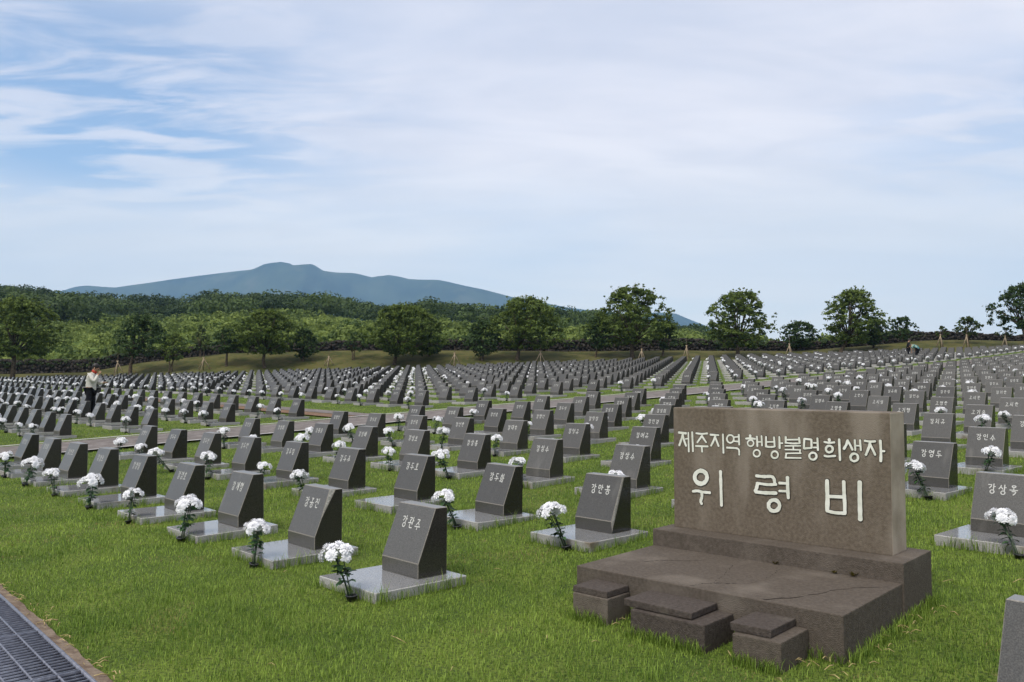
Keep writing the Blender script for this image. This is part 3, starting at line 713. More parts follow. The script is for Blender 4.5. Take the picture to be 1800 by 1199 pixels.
# ------------------------------------------------------------------ bouquets
def bloom_mesh(seed):
    r = np.random.default_rng(seed); b = MB()
    for lay, (n, rad_, lift, dr) in enumerate([(15, 0.054, 0.002, -0.014), (14, 0.046, 0.010, 0.000), (11, 0.034, 0.018, 0.010), (8, 0.020, 0.024, 0.016)]):
        for k in range(n):
            a = 2 * np.pi * (k + 0.5 * lay) / n + r.normal(0, 0.07); rr_ = rad_ * r.uniform(0.80, 1.15); w = rad_ * 0.17
            d = np.array([np.cos(a), np.sin(a)]); p = np.array([-d[1], d[0]])
            V = []
            for f_, wf, h in ((0.12, 0.5, 0.0), (0.6, 1.0, 0.012), (0.9, 0.9, 0.012 + dr * 0.4), (1.02, 0.45, 0.008 + dr * 0.7)):
                for s in (-1, 1): q = d * rr_ * f_ + p * w * wf * s; V.append((q[0], q[1], lift + h + r.normal(0, .0012)))
            b.add(V, [(0, 1, 3, 2), (2, 3, 5, 4), (4, 5, 7, 6)])
    return b.mesh('bloom', M_PETAL)
BLOOM = [bloom_mesh(3), bloom_mesh(4)]
def bouquet_variant(seed):
    r = np.random.default_rng(seed); bl = []
    n = int(r.integers(8, 11)); top = np.array([0, 0, 0.345])
    lean = np.array([r.normal(0, 0.06), r.normal(0, 0.05) , 0])
    for k in range(n):
        if k == 0: th, ph = r.uniform(0, 0.25), 0
        else: th, ph = (0.65 if k < 5 else 1.22) + r.normal(0, 0.12), 2 * np.pi * (k / 4.0 if k < 5 else (k - 5) / max(1, n - 5)) + r.normal(0, 0.2)
        d = np.array([math.sin(th) * math.cos(ph), math.sin(th) * math.sin(ph), math.cos(th)])
        P = top + lean + d * np.array([0.108, 0.108, 0.080]) * r.uniform(0.9, 1.12)
        q = Vector(d * [1, 1, 1.3]).to_track_quat('Z', 'Y'); q.rotate(Matrix.Rotation(r.uniform(-.2, .2), 3, 'X').to_quaternion())
        bl.append((Vector(P), q, r.uniform(0.85, 1.12)))
    lf = MB()
    for k in range(34):
        a = r.uniform(0, 2 * np.pi); h = r.uniform(0.13, 0.37); base = lean * (h / 0.345) + np.array([0, 0, h])
        d = np.array([math.cos(a), math.sin(a), r.uniform(-0.35, 0.45)]); d /= np.linalg.norm(d); s = np.cross(d, [0, 0, 1.0]); s /= np.linalg.norm(s)
        ln, wd = r.uniform(0.05, 0.085), r.uniform(0.018, 0.03); o = base + d * r.uniform(0.0, 0.03); up = np.array([0, 0, 1.0])
        lf.add([o, o + d * ln * .35 + s * wd + up * .006, o + d * ln * .4, o + d * ln * .35 - s * wd + up * .006, o + d * ln * .8 + s * wd * .7 - up * .004, o + d * ln - up * .018, o + d * ln * .8 - s * wd * .7 - up * .004],
               [(0, 1, 4, 2), (0, 2, 6, 3)], [(2, 4, 5), (2, 5, 6)])
    sm = MB()
    for k in range(6):
        a = r.uniform(0, 6.28); o = np.array([math.cos(a), math.sin(a), 0]) * 0.012
        sm.tube([o + [0, 0, 0.0], o * 1.2 + lean * .4 + [0, 0, 0.15], o * 2.5 + lean + [0, 0, 0.35]], 0.0042, 5)
    pt = MB(); prof = [(0.0, 0.0), (0.032, 0.0), (0.042, 0.05), (0.048, 0.05), (0.048, 0.058), (0.038, 0.058), (0.034, 0.03), (0.0, 0.03)]
    k = 12; a = np.linspace(0, 2 * np.pi, k, endpoint=False)
    V = np.concatenate([np.stack([pr * np.cos(a), pr * np.sin(a), np.full(k, pz)], 1) for pr, pz in prof])
    pt.add(V, [(i_*k+j_, i_*k+(j_+1) % k, (i_+1)*k+(j_+1) % k, (i_+1)*k+j_) for i_ in range(len(prof) - 1) for j_ in range(k)])
    return dict(bl=bl, foliage=lf.mesh('foliage', M_LEAF), stems=sm.mesh('stems', M_STEM), pot=pt.mesh('pot', M_POT))
BQ = [bouquet_variant(s) for s in (11, 12, 13, 14, 15, 16)]
def me_np(me):
    V = np.zeros(len(me.vertices) * 3, np.float32); me.vertices.foreach_get('co', V); V = V.reshape(-1, 3)
    F4 = [tuple(p.vertices) for p in me.polygons if len(p.vertices) == 4]; F3 = [tuple(p.vertices) for p in me.polygons if len(p.vertices) == 3]
    return V, np.array(F4, int).reshape(-1, 4), np.array(F3, int).reshape(-1, 3)
def one_piece(v):
    b = MB()
    for me, m in ((v['foliage'], 1), (v['stems'], 2), (v['pot'], 3)):
        V, q, t_ = me_np(me); b.add(V, q, t_, m)
    for k, (P, q, s) in enumerate(v['bl']):
        V, qq, t_ = me_np(BLOOM[k % 2]); Mx = np.array(q.to_matrix()); b.add(V @ Mx.T * s + np.array(P), qq, t_, 0)
    return b.mesh('bouquet', [M_PETAL, M_LEAF, M_STEM, M_POT])
BQ1 = [one_piece(v) for v in BQ]
def far_piece(v, seed):
    r = np.random.default_rng(seed); b = MB()
    for P, q, s in v['bl']:
        Mx = np.array(q.to_matrix()) * s * 1.15
        for n, rad_, z0, z1 in ((7, 0.050, 0.006, 0.012), (6, 0.034, 0.018, 0.032)):
            for k in range(n):
                a = 2 * np.pi * k / n + r.uniform(0, 1); d = np.array([np.cos(a), np.sin(a)]); p = np.array([-d[1], d[0]]) * rad_ * 0.45
                V = np.array([(*(d * .004 - p * .3), z0), (*(d * .004 + p * .3), z0), (*(d * rad_ + p), z1), (*(d * rad_ - p), z1)])
                b.add(V @ Mx.T + np.array(P), [(0, 1, 2, 3)], m=0)
    for k in range(14):
        a = r.uniform(0, 6.28); h = r.uniform(0.12, 0.34); d = np.array([math.cos(a), math.sin(a), r.uniform(-.3, .3)]); t_ = np.array([-d[1], d[0], 0]) * 0.026; o = np.array([0, 0, h])
        b.add([o - t_ * .3, o + t_ * .3, o + d * .08 + t_, o + d * .08 - t_], [(0, 1, 2, 3)], m=1)
    b.box((-0.008, -0.008, 0.0), (0.008, 0.008, 0.3), 2); b.box((-0.04, -0.04, 0.0), (0.04, 0.04, 0.05), 3)
    return b.mesh('bouquet', [M_PETAL, M_LEAF, M_STEM, M_POT])
BQF = [far_piece(v, 40 + k) for k, v in enumerate(BQ)]

# ------------------------------------------------------------------ the headstones
NM = {(0,0):'강관주',(1,0):'강공진',(2,0):'강계형',(3,0):'강경호',(4,0):'강경림',(5,0):'강경보',(0,1):'강만봉',(1,1):'강두화',(2,1):'강두호',(3,1):'강두추',(4,1):'강두일',(5,1):'강두연',(6,1):'강두빈',(7,1):'강두옥',
 (1,2):'강상수',(2,2):'강상수',(3,2):'강상봉',(4,2):'강상보',(5,2):'강상배',(6,2):'강봉음',(-2,2):'강상옥',(1,3):'강여명',(2,3):'강여규',(3,3):'강덕규',(4,3):'강대숙',(5,3):'강선윤',(6,3):'강선종',(7,3):'강식호',(-1,3):'강영두',(3,4):'강인경',(4,4):'강익상',(5,5):'강상호',(-1,4):'강인수',(0,5):'강치규',
 (1,6):'고기형',(0,6):'고기유',(1,7):'고영윤',(0,7):'고시윤',(2,7):'고시상',(-1,7):'고영환',(3,6):'고기윤',(4,6):'고기영',(2,6):'고영중'}
POOL1 = ['강선호', '강상희', '강인경', '강두석', '강윤선', '강영선']; POOL2 = ['고순식', '김은식', '김인수', '김규희', '고시운', '김순상', '김영수', '김기운', '김연옥']
cells = []
for a in range(-46, 9):
    for b in range(0, 46):
        if b == 0 and a in (-1, -2): continue
        if b == 1 and a in (-1, -2): continue
        cells.append(('front', a, b, grid(a, b)))
for a in range(12, 66):
    for b in range(-6, 5): cells.append(('left', a, b, grid(a, b)))
for a in range(0, 60):
    for b in range(0, 44): cells.append(('rear', a, b, grid(a + 12.25, b + 6.25)))
E2 = -U1
stones = []
for blk, a, b, P in cells:
    w = warp(P)
    pc = w - E2 * 0.25 - U2 * 0.81                       # centre of the slab's front edge
    x, y = pc
    if y < 2.5: continue
    px = 900 + FPX * x / y; d = math.hypot(x, y)
    if px < -130 - 300 / d * 3 or px > 1870 + 900 / d: continue
    lim = 84.0 + 1.5 * math.sin(x * 0.05)
    if y > lim: continue
    if 'left' == blk and b < 0 and y > 60: pass
    if (blk, a, b) == ('front', -3, 0): x, y = x + E2[0] * 0.10 + 0.096, y + E2[1] * 0.10 + 0.27
    stones.append((d, blk, a, b, x, y))
stones.sort(key=lambda s: s[0])
ONES = ['', 'first', 'second', 'third', 'fourth', 'fifth', 'sixth', 'seventh', 'eighth', 'ninth', 'tenth', 'eleventh', 'twelfth', 'thirteenth', 'fourteenth', 'fifteenth', 'sixteenth', 'seventeenth', 'eighteenth', 'nineteenth']
TENS = {2: 'twent', 3: 'thirt', 4: 'fort', 5: 'fift', 6: 'sixt'}
def ordn(n):
    if n < 20: return ONES[n]
    return TENS[n // 10] + ('ieth' if n % 10 == 0 else 'y-' + ONES[n % 10])
leftb0 = min(s[3] for s in stones if s[1] == 'left')
def where(blk, a, b):
    if blk == 'front': return ordn(9 - a) + ' from the path', (ordn(b + 1) + ' row') if b else 'front row'
    if blk == 'left': return ordn(a - 11) + ' beyond the path', ordn(5 - b) + ' row left block'
    return ordn(a + 1) + ' beyond the path', ordn(b + 1) + ' row rear block'
def visible_enough(s): return True
KEEP = 300
nb_ = 0; stuffS = MB(); stuffB = MB(); stuffT = MB()
VT, QT, TT = me_np(TAB0); pen = []
for p in TAB0.polygons: pass
tabpoly = [(list(p.vertices), p.material_index) for p in TAB0.polygons]
Vp, Qp, Tp = me_np(PAD0); pmi = [0 if p.normal.z > .5 else 1 for p in PAD0.polygons]
VTf = np.array([v.co for v in TAB0.vertices])
cr, sr = math.cos(ROTZ), math.sin(ROTZ); RM = np.array([[cr, -sr, 0], [sr, cr, 0], [0, 0, 1]])
bq_np = []
for v in BQF:
    V, q, t_ = me_np(v); mq = [p.material_index for p in v.polygons if len(p.vertices) == 4]; mt = [p.material_index for p in v.polygons if len(p.vertices) == 3]
    bq_np.append((V, q, t_, mq, mt))
pads_near = []
prob = random.Random(5)
def px_(x, y): return 900 + FPX * x / y
for idx, (d, blk, a, b, x, y) in enumerate(stones):
    z = gz(*(np.array([x, y]) + U2 * 0.45)); pos = np.array([x, y, z])
    right = x / y > 0.12
    if blk == 'front' and d < 22: has = prob.random() < 0.9
    elif blk == 'rear' and 12.5 <= a + b * 0.5 + 3 and prob.random() < 0.3: has = True
    else: has = prob.random() < (0.74 if right else (0.88 if blk == 'left' else (0.80 if px_(x, y) < 740 else 0.46)))
    if blk == 'front' and (b == 0 or (a, b) == (-2, 2)): has = True
    nm = NM.get((a, b)) if blk == 'front' else None
    if nm is None: nm = (POOL1 if (b < 6 and blk == 'front') else POOL2)[(a * 7 + b * 3) % (6 if (b < 6 and blk == 'front') else 9)]
    if d < 32: pads_near.append((x, y))
    rv = random.Random(a * 131 + b * 17 + len(blk)); vi = rv.randrange(6)
    bx, by = rv.uniform(0.14, 0.30), -0.065 + rv.uniform(-0.02, 0.01)
    brot, btx, bty = rv.uniform(0, 6.28), rv.gauss(0, 0.13), rv.gauss(0, 0.13); bs = rv.uniform(0.88, 1.10)
    if (blk, a, b) == ('front', -2, 2): bx, btx, bty = 0.33, 0.0, 0.05
    if (blk, a, b) == ('front', 0, 0): bx, btx, bty = 0.20, 0.0, -0.04
    bpos = pos + RM @ np.array([bx, by, 0]); bpos[2] = gz(bpos[0], bpos[1]) - 0.012
    tilt = rv.gauss(0, 0.004)
    if idx < KEEP:
        w1, w2 = where(blk, a, b)
        if blk == 'front' and (a, b) == (1, 0): lb = 'dark granite headstone with its right top corner broken off pale, front row'
        elif blk == 'front' and (a, b) == (0, 1): lb = 'dark granite headstone with a pale chipped right edge, left of the memorial slab'
        elif blk == 'front' and (a, b) == (0, 0): lb = 'largest dark granite headstone left of the memorial, bouquet at its front corner'
        elif blk == 'front' and (a, b) == (-3, 0): lb = 'dark granite headstone cut off by the lower right corner of the frame'
        else: lb = 'dark granite headstone %s flowers, %s, %s' % ('with' if has else 'without', w1, w2)
        r = tag(empty('headstone', tuple(pos), ROTZ + tilt), lb, 'headstone', 'dark granite headstones set out in rows')
        tm = CHIP1 if (blk, a, b) == ('front', 1, 0) else CHIP2 if (blk, a, b) == ('front', 0, 1) else TABLET
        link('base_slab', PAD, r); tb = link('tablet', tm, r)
        r.rotation_euler = (rv.gauss(0, .006), rv.gauss(0, .006), ROTZ + rv.gauss(0, .012))
        if d < 45 and (blk, a, b) != ('front', -3, 0): link('inscription', name_mesh(nm), tb)
    else:
        W = VTf @ RM.T + pos
        for vs, mi in tabpoly:
            if len(vs) == 4: stuffS.add(W[vs], [(0, 1, 2, 3)], m=mi)
            else: stuffS.add(W[vs], [(0, 1, 2, 3)], [(0, 3, 4)], mi)
        stuffS.add(Vp @ RM.T + pos, Qp, m=0); stuffS.mq[-len(Qp):] = [5 if m == 0 else 6 for m in pmi]
        Vn, Qn, Tn = me_np(name_mesh(nm))
        if y < 70: stuffT.add(Vn @ RM.T + pos, Qn, Tn)
    if has:
        nb_ += 1
        if nb_ <= KEEP:
            w1, w2 = where(blk, a, b)
            lb = 'white chrysanthemum bouquet at the headstone %s, %s' % (w1, w2)
            q = Matrix.Rotation(btx, 4, 'X') @ Matrix.Rotation(bty, 4, 'Y') @ Matrix.Rotation(brot, 4, 'Z')
            if d < 17:
                r = tag(empty('bouquet', tuple(bpos)), lb, 'bouquet', 'white bouquets before the headstones')
                r.rotation_euler = q.to_euler(); r.scale = (bs,) * 3; v = BQ[vi]
                link('pot', v['pot'], r); link('stems', v['stems'], r); link('foliage', v['foliage'], r)
                for k, (P, qq, s) in enumerate(v['bl']):
                    o = link('bloom', BLOOM[k % 2], r, P); o.rotation_euler = qq.to_euler(); o.scale = (s,) * 3
            else:
                r = tag(link('bouquet', BQ1[vi], None, tuple(bpos), q.to_euler()), lb, 'bouquet', 'white bouquets before the headstones'); r.scale = (bs,) * 3
        else:
            V, qd, t_, mq, mt = bq_np[vi]; Mx = np.array((Matrix.Rotation(btx, 3, 'X') @ Matrix.Rotation(bty, 3, 'Y') @ Matrix.Rotation(brot, 3, 'Z'))) * bs
            if d > 45:                                   # far: only the flower heads' upper petals and some leaves matter
                pass
            stuffB.add(V @ Mx.T + bpos, qd, t_); stuffB.mq[-len(qd):] = mq; stuffB.mt[len(stuffB.mt) - len(t_):] = mt
print('stones', len(stones), 'bouquets', nb_)
tag(link('distant_headstones', stuffS.mesh('distant_headstones', [M_FRONT, M_POL, M_TOP, M_ARRIS, M_CHIP, M_PADT, M_PADS])), 'far rows of small dark granite headstones before the trees', 'headstones', kind='stuff')
tag(link('distant_inscriptions', stuffT.mesh('distant_inscriptions', M_WHITE)), 'tiny white lettering on the far rows of headstones', 'lettering', kind='stuff')
tag(link('distant_bouquets', stuffB.mesh('distant_bouquets', [M_PETAL, M_LEAF, M_STEM, M_POT])), 'small white bouquets scattered along the far rows of headstones', 'bouquets', kind='stuff')
# ------------------------------------------------------------------ trees along the far edge
def tree(name, label, bx, Y, top, xl, xr, cb, mat_, dens=1.0, stems=1, seed=1, leaf=0.17, forkh=0.32, gap=0.25, group='trees along the far edge of the cemetery', lean=0.0):
    r = np.random.default_rng(seed); s = Y / FPX
    X = (bx - 900) * s; z0 = gz(X, Y); zt = zat(top, Y); zc = zat(cb, Y)
    x0, x1 = (xl - 900) * s, (xr - 900) * s
    cx = (x0 + x1) / 2; hw = (x1 - x0) / 2; dep = hw * 0.85
    H = zt - z0; root = tag(empty(name, (X, Y, z0)), label, 'tree', group)
    tr = MB(); clumps = []
    zc = max(zc, z0 + 0.12 * H)
    ch = zt - zc
    fork = max(zc - z0 + 0.06 * ch, forkh * H * 0.8); tw = 0.024 * H + 0.03
    bases = [(0, 0)] if stems == 1 else [(r.normal(0, .22), r.normal(0, .15)) for _ in range(stems)]
    tops = []
    for bx_, by_ in bases:
        f = np.array([bx_ * 1.6 + (cx - X) * 0.25 + lean, by_ * 1.6, fork * r.uniform(0.85, 1.0)])
        rr_ = tw / (stems ** 0.6)
        tr.tube([(bx_, by_, -0.3), (bx_ * 1.05, by_, 0.05), ((bx_ + f[0]) / 2 + r.normal(0, .05), by_, fork * .5), tuple(f)], [rr_ * 1.5, rr_ * 1.15, rr_ * 0.9, rr_ * 0.75], 7)
        tops.append((f, rr_))
    # crown: an uneven solid of revolution, filled with flat sprays of leaves
    fr_ = r.uniform(0, 6.28, 6); am = r.uniform(.5, 1, 6)
    def reach(an, h):
        n = am[0] * math.sin(2 * an + fr_[0] + 2 * h) + am[1] * math.sin(3 * an + fr_[1] + 5 * h) + am[2] * math.sin(5 * an + fr_[2] + 9 * h) + am[3] * math.sin(11 * h + fr_[3] + an)
        p_ = (0.50 + 1.6 * h if h < 0.28 else 0.95 * math.sqrt(max(0.0, 1 - ((h - 0.28) / 0.75) ** 2.1)) + 0.03)
        return p_ * (0.88 + 0.14 * n)
    area = hw * ch; ncl = int(max(16, 23.0 * area * dens)); cr_ = 0.24 + 0.035 * hw
    lim = []
    for k in range(ncl):
        h = r.random() ** 0.85; an = r.uniform(0, 2 * np.pi); q = r.random() ** (0.42)
        if math.sin(4.1 * an + 9 * h + fr_[4]) + math.sin(13 * h + 2 * an + fr_[5]) > 1.12 - 2.0 * gap and q > .35: continue
        R_ = reach(an, h) * q
        c = np.array([cx - X + math.cos(an) * hw * R_, math.sin(an) * dep * R_, zc - z0 + h * ch * 0.95])
        c[2] += -0.10 * ch * (R_ ** 2) * (h > .4) 
        clumps.append((c, cr_ * r.uniform(0.55, 1.15), float(np.clip(0.42 + r.normal(0, .16) + 0.12 * (h - .5), 0, 1)))); lim.append(c)
    for sx in (-1, 1):
        for k in range(5): clumps.append((np.array([cx - X + sx * hw * r.uniform(.78, .97), r.normal(0, .3) * dep, zc - z0 + ch * (r.uniform(.25, .6))]), cr_ * r.uniform(.35, .6), .5))
    for k in range(int(5 + hw * 3)):                     # upright shoots breaking the outline
        an = r.uniform(0, 6.28); q = r.uniform(0, .75); h = 1 - .5 * q * q
        base_ = np.array([cx - X + math.cos(an) * hw * q * .8, math.sin(an) * dep * q * .8, zc - z0 + ch * h * 0.86]); L_ = ch * r.uniform(.08, .22)
        dr = np.array([math.cos(an) * .35, math.sin(an) * .3, 1.0])
        for m in range(3):
            p_ = base_ + dr * L_ * m / 2; p_[2] = min(p_[2], zt - z0); clumps.append((p_, cr_ * (.5 - .12 * m), .55))
        tr.tube([tuple(base_ - dr * .3), tuple(base_ + dr * L_)], [.02, .006], 4)
    nlim = int(9 + hw * 3)
    for k in range(nlim):
        f, rr_ = tops[k % len(tops)]; P = np.array(lim[int(r.integers(len(lim)))]) if lim else f + [0, 0, 1.0]
        mid = np.array([f[0] * .45 + P[0] * .55, f[1] * .45 + P[1] * .55, f[2] * .5 + P[2] * .5 + .06 * H])
        if P[2] < f[2] + .1 * ch: mid[2] = max(mid[2], f[2] + .04 * H)
        tr.tube([tuple(f - [0, 0, .12]), tuple(mid), tuple(P)], [rr_ * 0.5, rr_ * 0.28, 0.012], 5)
    link('trunk', tr.mesh('trunk', M_BARK, smooth=True), root)
    global rng
    sv = rng; rng = np.random.default_rng(seed + 500)
    link('crown', crown_mesh('crown', clumps, 260, leaf * .80, mat_, 0.6), root)
    rng = sv
    return root
T = tree
T('broad_tree', 'big dark spreading tree at the far left edge, its trunk forked low', 22, 88, 520, -45, 108, 626, M_LF, 1.3, 1, 21, forkh=.2)
T('slim_tree', 'dusky narrow tree second from the left, right of the person', 229, 90, 553, 196, 296, 626, M_LFD, 1.1, 1, 22)
T('small_tree', 'small low twin-stemmed tree beside the dusky narrow tree', 300, 90, 585, 280, 332, 634, M_LF, 1.2, 2, 23)
T('young_tree', 'pale thin young tree standing before the meadow, left of the round tree', 352, 96, 572, 338, 366, 618, M_LFR, 0.8, 1, 24, gap=.4)
T('round_tree', 'small dark round tree touching the big domed tree on its left', 398, 91, 577, 370, 432, 620, M_LFD, 1.5, 1, 25, gap=.1)
T('broad_tree', 'big domed green tree on the left with a straight pale trunk', 465, 90, 543, 400, 530, 622, M_LF, 1.5, 1, 26, gap=.12)
T('round_tree', 'dark bushy round tree touching the big domed tree on its right', 532, 92, 577, 508, 562, 628, M_LFD, 1.7, 1, 27, gap=.08)
T('young_tree', 'small sparse tree with two bare stems on the grassy bank', 624, 92, 584, 604, 652, 616, M_LFD, 0.8, 2, 28, gap=.35)
T('broad_tree', 'wide flat-topped tree on a thin trunk in the left middle', 693, 90, 533, 630, 792, 622, M_LF, 1.4, 1, 29, gap=.16)
T('round_tree', 'low dark bushy tree tucked under the right side of the wide flat-topped tree', 754, 93, 585, 735, 780, 626, M_LFD, 1.7, 1, 30, gap=.08)
T('round_tree', 'dark many-stemmed tree left of the tall ragged tree', 845, 91, 562, 816, 884, 624, M_LFD, 1.5, 3, 31, gap=.1)
T('broad_tree', 'tall ragged tree with wispy upright shoots in the middle', 909, 91, 520, 846, 1004, 612, M_LF, 1.2, 1, 32, gap=.24)
T('round_tree', 'compact dark round tree on two pale stems', 1045, 92, 556, 1026, 1078, 612, M_LFD, 1.9, 2, 33, gap=.05)
T('broad_tree', 'largest tree on the skyline, its open crown leaning left', 1112, 91, 502, 1032, 1188, 606, M_LF, 1.15, 1, 34, gap=.26)
T('slim_tree', 'thin dark tree standing under the right side of the largest tree', 1165, 92, 562, 1150, 1190, 612, M_LFD, 1.2, 1, 35, gap=.2)
T('broad_tree', 'ragged skyline tree with a stout brown trunk right of the largest tree', 1297, 90, 508, 1238, 1366, 612, M_LF, 1.25, 1, 36, gap=.24)
T('round_tree', 'low broad bushy tree between two skyline trees', 1402, 96, 564, 1368, 1442, 618, M_LFD, 1.6, 2, 37, gap=.1)
T('broad_tree', 'tall skyline tree leaning right with a bare brown trunk', 1478, 91, 505, 1445, 1560, 604, M_LF, 1.3, 1, 38, gap=.2, lean=.5)
T('round_tree', 'dark dense tree under the right side of the tall leaning tree', 1536, 93, 555, 1506, 1564, 616, M_LFD, 1.7, 1, 39, gap=.06)
T('slim_tree', 'pointed dusky tree behind the standing person in black', 1588, 96, 557, 1560, 1613, 604, M_LFD, 1.6, 1, 40, gap=.1)
T('small_tree', 'small ball-headed tree on a bare stem on the right bank', 1702, 93, 557, 1679, 1727, 590, M_LFR, 1.2, 1, 41, gap=.2)
T('young_tree', 'sparse staked sapling on the mown bank at the right', 1656, 93, 574, 1646, 1668, 594, M_LFR, 0.7, 1, 42, gap=.4)
T('young_tree', 'sparse staked sapling at the far right before the wall', 1767, 92, 576, 1754, 1782, 594, M_LFR, 0.7, 1, 43, gap=.4)
T('broad_tree', 'dark open tree leaning in from the right edge', 1806, 88, 497, 1738, 1880, 576, M_LFD, 1.0, 1, 44, gap=.28, lean=-.4)

def stakes(px, Y, top, w, lbl, n=3):
    s = Y / FPX; X = (px - 900) * s; z0 = gz(X, Y); h = zat(top, Y) - z0
    r = tag(empty('tree_stakes', (X, Y, z0)), lbl, 'tree stakes', 'wooden tripod stakes propping young trees')
    for k in range(n):
        a = 2 * np.pi * k / n + 0.5; b = MB(); e = np.array([math.cos(a), math.sin(a) * .8]) * w * s * 0.56
        b.tube([(e[0], e[1], -0.1), (-e[0] * .12, -e[1] * .12, h)], 0.048, 6); link('pole', b.mesh('pole', M_STAKE), r)
    b = MB(); b.tube([(0, 0, -0.1), (0.02, 0, h * 1.5)], [0.035, 0.02], 5); link('stem', b.mesh('stem', M_BARK), r)
for px, Y, top, w, lb in [(207, 89, 634, 24, 'wooden tripod stakes between the reading person and the dusky narrow tree'), (358, 90, 628, 26, 'wooden tripod stakes right of the small twin-stemmed tree'),
    (578, 90, 626, 22, 'wooden tripod stakes left of the sparse tree on two bare stems'), (799, 89, 620, 24, 'wooden tripod stakes right of the wide flat-topped tree'), (950, 89, 617, 22, 'wooden tripod stakes right of the tall ragged tree'),
    (1128, 88, 613, 18, 'wooden tripod stakes under the largest skyline tree'), (1207, 88, 607, 18, 'wooden tripod stakes standing alone between the two big skyline trees'), (1388, 87, 604, 18, 'wooden tripod stakes before the low broad bushy tree'),
    (1654, 91, 588, 14, 'wooden stakes around the sparse sapling on the right bank'), (1700, 90, 588, 14, 'wooden stakes beside the ball-headed tree on the right'), (1768, 89, 590, 15, 'wooden stakes around the far right sapling')]:
    stakes(px, Y, top, w, lb)

# ------------------------------------------------------------------ shrubs and woodland beyond the wall
def mass(name, label, cat, n, ysel, size, leaf, mat_, per, seed, tintf, lift=None):
    r = np.random.default_rng(seed); Cs = []; Sz = []; Tn = []; Nn_ = []
    for _ in range(n):
        Y, px = ysel(r)
        if Y is None: continue
        X = (px - 900) * Y / FPX; rad_ = size(r, px, Y); z = gz(X, Y) + (lift(px) * r.uniform(.4, 1.05) if lift else 0); tn = tintf(r, px, Y)
        k = int(per * r.uniform(.8, 1.2)); nb = 4
        for q in range(nb):
            o = np.array([r.normal(0, .45), r.normal(0, .4), r.uniform(.35, .95)]) * rad_; rr_ = rad_ * r.uniform(.45, .75)
            d = r.normal(size=(k // nb, 3)); d /= np.linalg.norm(d, axis=1)[:, None]; d[:, 2] = np.abs(d[:, 2]) * 1.0 - 0.22
            p = d * (rr_ * r.uniform(.75, 1.05, (k // nb, 1))) * [1, 1, .75] + o + [X, Y, z]
            Cs.append(p); Nn_.append(d + [0, 0, .15]); Sz.append(np.full(len(p), leaf * rad_ ** 0.5)); Tn.append(np.clip(tn + r.normal(0, .07, len(p)) + r.normal(0, .1), 0, 1))
    C = np.concatenate(Cs); V, F = leaves(C, np.concatenate(Sz) * rng.uniform(.6, 1.3, len(C)), N0=np.concatenate(Nn_))
    tag(link(name, polymesh(name, V, F, mat_, tint=np.repeat(np.concatenate(Tn), 4))), label, cat, kind='stuff')
def ridge_sel(r):
    px = r.uniform(-120, 1330); Y = r.uniform(165, 385) ** 1.0
    lim = 1.0 if Y > 245 or (px < 130 and Y > 190) else (0.30 if Y > 205 else 0.08)
    if 120 < px < 330 and Y < 250: lim *= .4
    if px > 1050: lim *= .7
    return (Y, px) if r.random() < lim else (None, None)
mass('woodland', 'dark green broadleaf woodland covering the low ridge behind the field', 'woodland', 1500, ridge_sel,
     lambda r, px, Y: r.uniform(2.6, 6.2) * (1.0 if px < 1100 else 0.7), 0.20, M_WOOD, 330, 61, lambda r, px, Y: 0.32 + r.normal(0, .26) + (0.22 if Y < 230 else 0))
def shrub_sel(r):
    px = r.uniform(-120, 1950); Y = 101.5 + 100 * r.random() ** 1.5
    if px > 1230 and Y > 122: return None, None
    dens = 0.42 if Y < 112 else (0.22 if 120 < px < 700 else 0.4)
    if px > 1330 and Y > 106: dens *= .55
    return (Y, px) if r.random() < dens else (None, None)
def shrub_size(r, px, Y):
    s = r.uniform(.7, 1.7) * (1 + (Y - 100) / 130)
    if px > 1600: s = r.uniform(.45, .8)
    elif px > 1230: s = r.uniform(.9, 1.75)
    elif px < 260 and Y < 110: s *= 1.25
    return s
mass('shrub_thicket', 'bright green shrubs and long grass overgrowing the slope beyond the wall', 'shrubs', 2600, shrub_sel, shrub_size, 0.25, M_SHRUB, 110, 62,
     lambda r, px, Y: (0.5 if px < 1250 else .42) + r.normal(0, .28))
mass('meadow_growth', 'pale green long grass and weeds on the slope behind the wall', 'meadow', 5200, lambda r: (101 + 130 * r.random(), r.uniform(-120, 1400)),
     lambda r, px, Y: r.uniform(.35, .8) * (1 + (Y - 100) / 120), 0.20, M_SHRUB, 44, 63, lambda r, px, Y: .82 + r.normal(0, .14))

mass('wall_creeper', 'dark leafy creeper hanging over the rubble wall', 'creeper', 520, lambda r: (99.0 + r.uniform(-.1, .5), r.uniform(-150, 1560)), lambda r, px, Y: r.uniform(.35, .8), 0.17, M_WOOD, 70, 64,
     lambda r, px, Y: .35 + r.normal(0, .25), lambda px: float(np.interp(px, WPX, WZT - WZB)) * 0.55)
# ------------------------------------------------------------------ the mountain
MD = 6000.0
MPX = np.array([-900, -300, 60, 90, 110, 130, 150, 175, 200, 230, 260, 300, 345, 390, 420, 440, 450, 462, 475, 492, 507, 513, 530, 546, 556, 566, 590, 620, 635, 652, 668, 683, 700, 718, 735, 770, 790, 815, 850, 900, 950, 1000, 1060, 1110, 1160, 1188, 1214, 1260, 1500, 2600])
MPY = np.array([640, 570, 520, 513, 510, 504, 502, 504, 505.5, 501, 497, 491, 485, 479.5, 476, 474, 470, 464.5, 462, 460.5, 463, 466.5, 465, 464, 469, 476, 479, 480, 483, 487.5, 485, 483.5, 486, 490.5, 491.5, 492, 496, 502, 509, 522, 531, 541, 548, 552, 549, 551, 562, 580, 640, 668])
mz = np.array([zat(y, MD) for y in MPY])
mpx = np.linspace(-700, 1900, 520); myy = np.linspace(-1, 1, 41)
